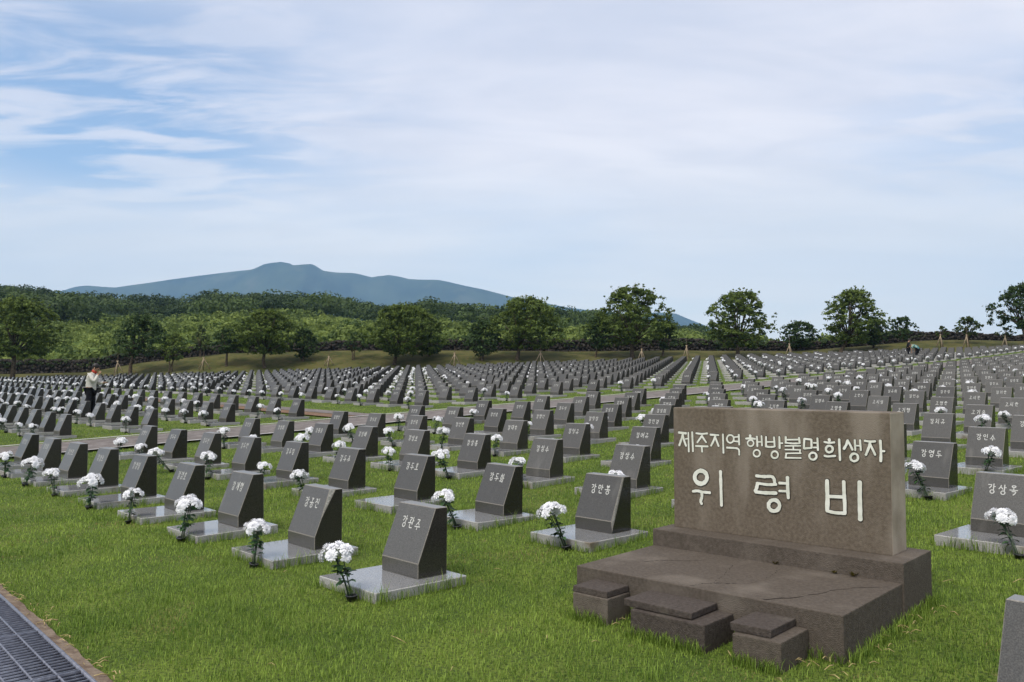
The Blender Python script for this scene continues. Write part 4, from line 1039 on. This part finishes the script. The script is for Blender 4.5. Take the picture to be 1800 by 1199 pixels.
PX, TY = np.meshgrid(mpx, myy, indexing='ij')
prof = np.interp(PX, MPX, mz); prof = np.maximum(prof, 0)
dY = TY * 950 + 160 * np.sin(PX * 0.021)
gul = (np.sin(PX * .19 + 2.2 * np.sin(TY * 5)) + .6 * np.sin(PX * .43 + 3.1 * np.sin(TY * 7 + 1)) + .4 * np.sin(PX * .91 + TY * 9)) * 11
fall = (1 - np.abs(TY) ** 1.25)
MZ = prof * fall + gul * np.abs(TY) * (1 - TY ** 2) * 2.2 - 40 * (np.abs(TY) > .98)
CR = (MD + 160 * np.sin(PX * 0.021)) / MD
MZ = MZ * CR
MX = (PX - 900) * MD / FPX * CR + 0 * TY
MV = np.stack([MX, MD + dY, MZ], -1).reshape(-1, 3); nn = len(myy)
i, j = np.meshgrid(np.arange(len(mpx) - 1), np.arange(nn - 1), indexing='ij')
MF = np.stack([i*nn+j, (i+1)*nn+j, (i+1)*nn+j+1, i*nn+j+1], -1).reshape(-1, 4)
M_MOUNT = pmat('mountain_forest', (0.020, 0.036, 0.018), (0.055, 0.075, 0.034), 0.004, 0.95, 0.0, third=(0.075, 0.085, 0.045), thirdscale=0.006, thr=(0.52, 0.72))
tag(link('mountain', polymesh('mountain', MV, MF, M_MOUNT, smooth=True)), kind='structure')

# ------------------------------------------------------------------ people
def skin(name, verts, edges, radii, mat_, parent, sub=2, root_=0):
    me = bpy.data.meshes.new(name); me.from_pydata(verts, edges, []); me.update()
    o = bpy.data.objects.new(name, me); col.objects.link(o)
    m1 = o.modifiers.new('skin', 'SKIN'); m1.use_smooth_shade = True
    bm = bmesh.new(); bm.from_mesh(me); lay = bm.verts.layers.skin.verify(); bm.verts.ensure_lookup_table()
    for v, r_ in zip(bm.verts, radii):
        v[lay].radius = r_ if isinstance(r_, tuple) else (r_, r_); v[lay].use_root = False
    bm.verts[root_][lay].use_root = True; bm.to_mesh(me); bm.free()
    m2 = o.modifiers.new('subsurf', 'SUBSURF'); m2.levels = sub; m2.render_levels = sub
    dg = bpy.context.evaluated_depsgraph_get(); ev = o.evaluated_get(dg)
    nm = bpy.data.meshes.new_from_object(ev); o.modifiers.clear(); o.data = nm; bpy.data.meshes.remove(me)
    nm.materials.clear(); nm.materials.append(mat_)
    for p in nm.polygons: p.use_smooth = True
    o.parent = parent; return o
M_SKIN = pmat('skin', (0.36, 0.20, 0.13), (0.42, 0.25, 0.17), 12, 0.55, 0.3)
M_HAIR = pmat('hair', (0.010, 0.008, 0.007), (0.025, 0.02, 0.016), 30, 0.5, 0.4)
M_SWEAT = pmat('knit_white', (0.50, 0.48, 0.43), (0.62, 0.60, 0.55), 40, 0.9, 0.1, 0.3, 120)
M_BLACK = pmat('black_cloth', (0.008, 0.008, 0.010), (0.020, 0.020, 0.024), 25, 0.9, 0.1)
M_RED = pmat('red_cloth', (0.35, 0.045, 0.03), (0.45, 0.07, 0.045), 25, 0.9, 0.1)
M_PAPER = pmat('paper', (0.7, 0.7, 0.68), None, rough=0.8)
M_FLORAL = pmat('floral_shirt', (0.015, 0.05, 0.16), (0.05, 0.22, 0.20), 7, 0.85, 0.1, third=(0.55, 0.62, 0.42), thirdscale=9, thr=(0.52, 0.6))
M_SHOE = pmat('dark_shoe', (0.02, 0.018, 0.016), (0.04, 0.035, 0.03), 20, 0.6, 0.3)
def person(px, Y, rz, h, label, J3, top_mat, leg_mat, sleeve, hat=None):
    """J3: joints in metres for a 1.65 m figure facing +x"""
    X = (px - 900) * Y / FPX; s = h / 1.65
    r = tag(empty('person', (X, Y, gz(X, Y)), rz), label, 'person'); r.scale = (s,) * 3
    g = J3; V = []; E = []; Rr = []; ix = {}
    def add(k, p, rad_, par=None):
        ix[k] = len(V); V.append(tuple(p)); Rr.append(rad_)
        if par: E.append((ix[par], ix[k]))
    add('pel', g['pel'], .095); add('spine', g['spine'], .095, 'pel'); add('chest', g['chest'], .105, 'spine'); add('hem', np.array(g['pel']) * [1, 1, 0] + np.array(g['pel']) * [0, 0, .90], (.10), 'pel'); add('neckb', g['neckb'], (.06, .06), 'chest')
    add('neck', g['neck'], (.05, .052), 'neckb'); add('head', g['head'], (.078, .09), 'neck'); add('crown', g['crown'], (.062, .075), 'head')
    for sd_ in 'LR':
        add('sh' + sd_, g['sh' + sd_], .058, 'chest'); add('el' + sd_, g['el' + sd_], .040, 'sh' + sd_); add('wr' + sd_, g['wr' + sd_], .027, 'el' + sd_)
        dv = np.array(g['wr' + sd_]) - np.array(g['el' + sd_]); dv /= np.linalg.norm(dv)
        add('pa' + sd_, np.array(g['wr' + sd_]) + dv * .055, (.040, .018), 'wr' + sd_)
        add('hip' + sd_, g['hip' + sd_], .088, 'pel'); add('kn' + sd_, g['kn' + sd_], .058, 'hip' + sd_); add('an' + sd_, g['an' + sd_], .038, 'kn' + sd_)
        add('to' + sd_, np.array(g['an' + sd_]) + [.15, 0, -.045], .030, 'an' + sd_)
    body = skin('body', V, E, Rr, M_SKIN, r, 2)
    hd = np.array(g['head']); up = np.array(g['crown']) - hd; up /= np.linalg.norm(up); fw = np.cross([0, -1, 0], up); fw = fw if fw[0] > 0 else -fw
    fc = MB()                                              # nose, ears, fingers
    fc.tube([hd + fw * .075 + up * .03, hd + fw * .112 - up * .01], [.008, .014], 6)
    for sy in (-1, 1): fc.tube([hd + [0, sy * .082, 0] + up * .02, hd + [0, sy * .098, 0] - up * .03], [.018, .012], 6)
    for sd_ in 'LR':
        w = np.array(g['wr' + sd_]); dv = w - np.array(g['el' + sd_]); dv /= np.linalg.norm(dv); a = np.cross(dv, [0, 0, 1.0]); a /= np.linalg.norm(a) + 1e-6; c = np.cross(a, dv)
        for k, ln in enumerate((.072, .080, .076, .06)):
            b0 = w + dv * .085 + a * (.030 - .02 * k); fc.tube([b0, b0 + dv * ln * .6, b0 + dv * ln * .9 - c * .03], [.009, .0085, .007], 5)
        fc.tube([w + dv * .03 + a * .03, w + dv * .08 + a * .06, w + dv * .11 + a * .055], [.011, .010, .008], 5)
    link('face_and_fingers', fc.mesh('face_and_fingers', M_SKIN, True), r)
    def sub(keys, par, grow, mat_, nm, rt=0):
        V2 = []; E2_ = []; R2 = []; m = {}
        for k in keys:
            m[k] = len(V2); V2.append(V[ix[k]]); q = Rr[ix[k]]; q = q if isinstance(q, tuple) else (q, q); fat = .040 if k in ('pel', 'spine', 'hem', 'chest') else .012; R2.append((q[0] * grow + fat, q[1] * grow + fat))
        for a, b in par: E2_.append((m[a], m[b]))
        return skin(nm, V2, E2_, R2, mat_, r, 2, rt)
    ks = ['hem', 'pel', 'spine', 'chest', 'neckb', 'shL', 'elL', 'shR', 'elR'] + (['wrL', 'wrR'] if sleeve == 'long' else [])
    es = [('hem', 'pel'), ('pel', 'spine'), ('spine', 'chest'), ('chest', 'neckb'), ('chest', 'shL'), ('shL', 'elL'), ('chest', 'shR'), ('shR', 'elR')] + ([('elL', 'wrL'), ('elR', 'wrR')] if sleeve == 'long' else [])
    sub(ks, es, 1.22, top_mat, 'sweater' if sleeve == 'long' else 'shirt')
    sub(['pel', 'hipL', 'knL', 'anL', 'hipR', 'knR', 'anR'], [('pel', 'hipL'), ('hipL', 'knL'), ('knL', 'anL'), ('pel', 'hipR'), ('hipR', 'knR'), ('knR', 'anR')], 1.10, leg_mat, 'trousers')
    for sd_ in 'LR':
        b = MB(); a = np.array(g['an' + sd_]); b.tube([a + [-.06, 0, -.045], a + [.05, 0, -.045], a + [.19, 0, -.055]], [.042, .048, .032], 8); link('shoe', b.mesh('shoe', M_SHOE, True), r)
    bm = bmesh.new(); bmesh.ops.create_uvsphere(bm, u_segments=16, v_segments=10, radius=1.0)
    for v in bm.verts: v.co = Vector(tuple(hd + up * .055 - fw * .022 + fw * v.co.x * .098 + np.array([0, 1.0, 0]) * v.co.y * .096 + up * v.co.z * .105))
    me = bpy.data.meshes.new('hair'); bm.to_mesh(me); bm.free(); me.materials.append(M_HAIR); link('hair', me, r)
    if hat:
        b = MB(); b.tube([hd - up * .13 - fw * .02, hd - up * .075 + fw * .01], [.085, .07], 12); link('scarf', b.mesh('scarf', hat, True), r)
    return r
base = dict(hipL=(0, .09, .86), hipR=(0, -.09, .86), knL=(.02, .10, .46), knR=(.0, -.10, .46), anL=(-.02, .10, .085), anR=(-.02, -.10, .085))
p1 = dict(base, pel=(0, 0, .92), spine=(.0, 0, 1.10), chest=(.03, 0, 1.27), neckb=(.06, 0, 1.40), neck=(.085, 0, 1.45), head=(.135, 0, 1.54), crown=(.155, 0, 1.61),
          shL=(.04, .17, 1.33), shR=(.04, -.17, 1.33), elL=(.12, .23, 1.08), elR=(.20, -.22, 1.12), wrL=(.33, .12, 1.10), wrR=(.25, -.10, 1.33))
pr = person(161, 29, R(0), 1.86, 'person in an off-white sweater and black trousers reading among the headstones', p1, M_SWEAT, M_BLACK, 'long', M_RED)
lf_ = MB(); lf_.box((-.10, -.075, -.004), (.10, .075, .004))
lo = tag(link('leaflet', lf_.mesh('leaflet', M_PAPER)), 'small white leaflet held open by the person in the off-white sweater', 'leaflet')
lo.location = pr.matrix_basis @ Vector((.44, .09, 1.135)); lo.rotation_euler = (0, R(-28), 0)
p2 = dict(base, pel=(0, 0, .92), spine=(.0, 0, 1.10), chest=(.02, 0, 1.28), neckb=(.03, 0, 1.42), neck=(.05, 0, 1.48), head=(.085, 0, 1.57), crown=(.09, 0, 1.65),
          shL=(.02, .18, 1.36), shR=(.02, -.18, 1.36), elL=(.05, .22, 1.10), elR=(.06, -.22, 1.10), wrL=(.20, .20, .90), wrR=(.22, -.20, .90))
person(1597, 72, R(-20), 1.72, 'person in black standing at the far right rows of headstones', p2, M_BLACK, M_BLACK, 'short')
p3 = dict(hipL=(0, .10, .86), hipR=(0, -.10, .86), knL=(.06, .12, .46), knR=(.06, -.12, .46), anL=(-.02, .12, .085), anR=(-.02, -.12, .085),
          pel=(-.04, 0, .92), spine=(.10, 0, 1.07), chest=(.27, 0, 1.16), neckb=(.40, 0, 1.20), neck=(.45, 0, 1.20), head=(.54, 0, 1.19), crown=(.61, 0, 1.20),
          shL=(.30, .19, 1.14), shR=(.30, -.19, 1.14), elL=(.33, .26, .90), elR=(.33, -.26, .90), wrL=(.38, .20, .68), wrR=(.38, -.20, .68))
person(1613, 71, R(125), 1.70, 'person in a blue-green floral shirt bending down to a headstone', p3, M_FLORAL, M_BLACK, 'short')

# ------------------------------------------------------------------ the lawn's blades
M_BLADE = pmat('grass_blade', (0.058, 0.122, 0.014), (0.340, 0.455, 0.080), rough=0.6, spec=0.2, attr='tint', trans=0.35)
M_STRAW = pmat('straw', (0.30, 0.23, 0.10), (0.48, 0.38, 0.19), 20, 0.8, 0.1)
PADXY = np.array(pads_near)
dm = np.array([math.cos(MPHI), -math.sin(MPHI)]); em = np.array([math.sin(MPHI), math.cos(MPHI)]); om = np.array([0.483, 6.362])
e2 = np.array([E2[0], E2[1]])
def blocked(x, y):
    bad = np.zeros(len(x), bool); P = np.stack([x, y], 1)
    for p in PADXY:
        k = np.where((np.abs(x - p[0]) < 1.4) & (np.abs(y - p[1]) < 1.4) & ~bad)[0]
        if len(k):
            q = P[k] - p; lx, ly = q @ e2, q @ U2; bad[k] = (np.abs(lx) < PW + .004) & (ly > -.004) & (ly < PD + .004)
    q = P - om; mx_, my_ = q @ dm, q @ em
    bad |= (mx_ > -.01) & (mx_ < 2.0) & (my_ > -.01) & (my_ < 1.655)
    for a0, b0, a1, b1 in ((.19, -.285, .49, .02), (.735, -.372, 1.285, .02), (1.478, -.392, 1.782, .02)): bad |= (mx_ > a0) & (mx_ < a1) & (my_ > b0) & (my_ < b1)
    u1 = -x * ST + y * CT; u2 = x * CT + y * ST
    bad |= (u1 > 20.2) & (u1 < 23.3)
    dd = (P - e0) @ dnor; bad |= dd > -0.085 + 0.02 * np.sin(((P - e0) @ ddir) * 34)
    return bad
def value_noise(x, y, s, seed):
    r = np.random.default_rng(seed); G = r.random((64, 64)); X, Y = x / s, y / s; i, j = np.floor(X).astype(int), np.floor(Y).astype(int); f, g_ = X - i, Y - j
    f, g_ = f * f * (3 - 2 * f), g_ * g_ * (3 - 2 * g_); a = lambda u, v: G[u % 64, v % 64]
    return (a(i, j) * (1 - f) + a(i + 1, j) * f) * (1 - g_) + (a(i, j + 1) * (1 - f) + a(i + 1, j + 1) * f) * g_
def blades(x, y, h, w, tint):
    n = len(x); z = ground_z(x, y) - 0.006; a = rng.uniform(0, 2 * np.pi, n)
    d = np.stack([np.cos(a), np.sin(a)], 1); p = np.stack([-d[:, 1], d[:, 0]], 1); ln = h * rng.uniform(.15, .75, n)
    b0 = np.stack([x, y], 1); V = np.zeros((n, 5, 3))
    for k, (f, wf, hf) in enumerate(((0, 1, 0), (0, -1, 0), (.35, -.8, .6), (.35, .8, .6), (1, 0, 1))):
        V[:, k, :2] = b0 + d * (ln * f)[:, None] + p * (w * .5 * wf)[:, None]; V[:, k, 2] = z + h * hf * (1 if k < 4 else rng.uniform(.75, 1.05, n))
    o = np.arange(n)[:, None] * 5
    return V.reshape(-1, 3), o + [[0, 1, 2, 3]], o + [[3, 2, 4]], np.repeat(tint, 5)
NB = 520000
dmin, d1, dmax = 3.9, 6.5, 80.0
u = rng.random(NB); e = -0.25                                   # density falls off as d**-2.25 beyond d1
wA = (d1**2 - dmin**2) / 2; wB = d1**2.25 * (dmax**e - d1**e) / e
isA = u < wA / (wA + wB); dd = np.empty(NB); v = rng.random(NB)
dd[isA] = np.sqrt(dmin**2 + v[isA] * (d1**2 - dmin**2)); dd[~isA] = (d1**e + v[~isA] * (dmax**e - d1**e)) ** (1 / e)
aa = rng.uniform(-R(33.5), R(33.5), NB); bx, by = dd * np.sin(aa) / np.cos(aa) * np.cos(aa), dd * np.cos(aa)
ok = ~blocked(bx, by); bx, by, dd = bx[ok], by[ok], dd[ok]
nz = value_noise(bx + 150, by + 50, .16, 1) * .5 + value_noise(bx + 150, by + 50, .9, 2) * .5
h = (0.018 + 0.028 * nz) * rng.uniform(.45, 1.55, len(bx)) * np.maximum(1, dd / 30) ** .35; w = 0.0038 * np.maximum(1, dd / 6.5) ** 1.0
dry = (value_noise(bx + 11, by + 33, .45, 12) > .74) & (rng.random(len(bx)) < .35)
h = np.where(dry, h * .6, h)
tn = np.clip(.16 + .38 * value_noise(bx + 90, by + 20, .8, 3) + .22 * value_noise(bx + 30, by + 70, .12, 5) + rng.normal(0, .24, len(bx)), 0, 1)
parts = [blades(bx[~dry], by[~dry], h[~dry], w[~dry], tn[~dry])]
dryV, dryQ, dryT, dryN = blades(bx[dry], by[dry], h[dry], w[dry], tn[dry])
M_DRYB = pmat('dry_blade', (0.20, 0.17, 0.06), (0.36, 0.30, 0.13), rough=0.7, spec=0.1, attr='tint', trans=0.2)
tag(link('dry_grass', polymesh('dry_grass', dryV, [dryQ, dryT], M_DRYB, tint=dryN)), 'patches of yellowed dry grass in the lawn', 'dry grass', kind='stuff')
ex, ey, eh = [], [], []                                        # uncut fringe along slabs and the memorial
for p in PADXY:
    dist = math.hypot(*p)
    if dist > 17: continue
    n = int(520 * min(1, 9 / dist)); s = rng.random(n) * (2 * PW + 2 * PD); off = -np.abs(rng.normal(0, .022, n)) - .006
    lx = np.where(s < 2 * PW, s - PW, np.where(s < 2 * PW + PD, PW - off, -PW + off)); ly = np.where(s < 2 * PW, off, np.where(s < 2 * PW + PD, s - 2 * PW, s - 2 * PW - PD))
    q = p + lx[:, None] * e2 + ly[:, None] * U2; ex.append(q[:, 0]); ey.append(q[:, 1]); eh.append(rng.uniform(.05, .10, n) * (1 + 0.7 * (value_noise(q[:, 0] + 9, q[:, 1] + 9, .25, 8) > .62)))
for (a0, b0), (a1, b1), n in (((0, 0), (1.99, 0), 700), ((2.0, 0), (2.0, 1.65), 800), ((0, 0), (0, 1.65), 500), ((.18, -.29), (.49, -.29), 260), ((.735, -.375), (1.285, -.375), 420), ((1.478, -.395), (1.785, -.395), 260)):
    t_ = rng.random(n); off = np.abs(rng.normal(0, .03, n)) + .006; v_ = np.array([a1 - a0, b1 - b0]); nn_ = np.array([v_[1], -v_[0]]) / np.linalg.norm(v_)
    if a0 == 0 and a1 == 0: nn_ = -nn_
    l_ = np.array([a0, b0]) + t_[:, None] * v_ + off[:, None] * nn_; q = om + l_[:, :1] * dm + l_[:, 1:] * em
    ex.append(q[:, 0]); ey.append(q[:, 1]); eh.append(rng.uniform(.045, .12, n))
for p in PADXY:
    dist = math.hypot(*p)
    if dist > 13: continue
    for _ in range(3):
        s = rng.random(); lx, ly = (rng.uniform(-PW, PW), -.03) if s < .5 else (PW + .03, rng.uniform(0, PD)); n = int(rng.integers(8, 26))
        q = p + (lx + rng.normal(0, .03, n))[:, None] * e2 + (ly + rng.normal(0, .025, n))[:, None] * U2; ex.append(q[:, 0]); ey.append(q[:, 1]); eh.append(rng.uniform(.09, .19, n))
for _ in range(130):
    dd_ = rng.uniform(4.2, 12); an_ = rng.uniform(-R(32), R(32)); n = int(rng.integers(10, 30)); ex.append(dd_ * math.sin(an_) + rng.normal(0, .035, n)); ey.append(dd_ * math.cos(an_) + rng.normal(0, .035, n)); eh.append(rng.uniform(.05, .105, n))
ex, ey, eh = map(np.concatenate, (ex, ey, eh)); ok = ~blocked(ex, ey); ex, ey, eh = ex[ok], ey[ok], eh[ok]
parts.append(blades(ex, ey, eh, np.full(len(ex), .0042), np.clip(rng.normal(.38, .2, len(ex)), 0, 1)))
off = 0; VV, QQ, TTT, TN = [], [], [], []
for V, Q, T3, tn in parts: VV.append(V); QQ.append(Q + off); TTT.append(T3 + off); TN.append(tn); off += len(V)
tag(link('lawn_grass', polymesh('lawn_grass', np.concatenate(VV), [np.concatenate(QQ), np.concatenate(TTT)], M_BLADE, tint=np.concatenate(TN))), 'short green lawn grass between the headstones', 'grass', kind='stuff')
st_ = MB(); ns = 0
while ns < 135:
    d = 4.2 + 11 * random.random() ** 1.4; a = R(random.uniform(-32, 32)); x, y = d * math.sin(a), d * math.cos(a)
    if ns < 45: q = e0 + ddir * random.uniform(-.5, 3.0) - dnor * random.uniform(.03, .16); x, y = q
    elif ns < 80: q = om + dm * (random.uniform(.1, 2.1)) - em * random.uniform(.02, .35); x, y = q
    elif ns < 100: q = om + dm * random.uniform(2.02, 2.15) + em * random.uniform(-.1, 1.5); x, y = q
    if ns >= 45 and blocked(np.array([x]), np.array([y]))[0]: ns += 0.5; continue
    ln = random.choice((.04, .05, .06, .07, .10, .16)) if ns >= 100 else random.uniform(.03, .09); b = random.uniform(0, 6.28); z = gz(x, y) + .035 + .02 * random.random(); dx_, dy_ = math.cos(b) * ln / 2, math.sin(b) * ln / 2; k = random.uniform(-.15, .15)
    st_.tube([(x - dx_, y - dy_, z - .015), (x + k * dy_, y - k * dx_, z), (x + dx_, y + dy_, z - .006)], random.uniform(.0016, .0032), 4); ns += 1
tag(link('dry_straw', st_.mesh('dry_straw', M_STRAW)), 'dry straw clippings lying on the lawn', 'straw', kind='stuff')
# weeds in the memorial's joints
for k, (mx_, my_, hh, lb) in enumerate(((1.08, 1.03, .05, 'tiny weed in the joint under the memorial slab, near its middle'), (1.52, 1.03, .055, 'tiny weed in the memorial joint, left one of the right-hand pair'), (1.66, 1.03, .07, 'taller weed in the memorial joint, right one of the right-hand pair'))):
    b = MB(); r_ = np.random.default_rng(k); q = om + dm * mx_ + em * my_
    for m in range(9):
        a = r_.uniform(0, 6.28); d = np.array([math.cos(a), -abs(math.sin(a)), r_.uniform(.3, 1.2)]); d /= np.linalg.norm(d); s = np.cross(d, [0, 0, 1.]); s /= np.linalg.norm(s); l_ = hh * r_.uniform(.5, 1)
        b.add([(0, 0, 0), d * l_ * .6 + s * .008, d * l_, d * l_ * .6 - s * .008], [(0, 1, 2, 3)])
    o = tag(link('weed', b.mesh('weed', pmat('weed_leaf', (.12, .11, .02), (.2, .16, .03), 20) if k == 0 else bpy.data.materials['weed_leaf']), None, (q[0], q[1], H1 + .001)), lb, 'weed', 'weeds in the memorial joints')

# ------------------------------------------------------------------ the air
hz = MB(); hz.box((-7600, -7600, -80.0), (7600, 8200, 1150))
hm = bpy.data.materials.new('haze'); hm.use_nodes = True; t = hm.node_tree; t.nodes.remove(t.nodes['Principled BSDF'])
pv = N(t, 'ShaderNodeVolumePrincipled'); pv.inputs['Color'].default_value = (0.36, 0.63, 1.0, 1); pv.inputs['Density'].default_value = 0.000135; pv.inputs['Anisotropy'].default_value = 0.0
t.links.new(pv.outputs[0], t.nodes['Material Output'].inputs['Volume'])
ho = tag(link('haze', hz.mesh('haze', hm)), 'thin blue haze in the distance', 'haze', kind='stuff')
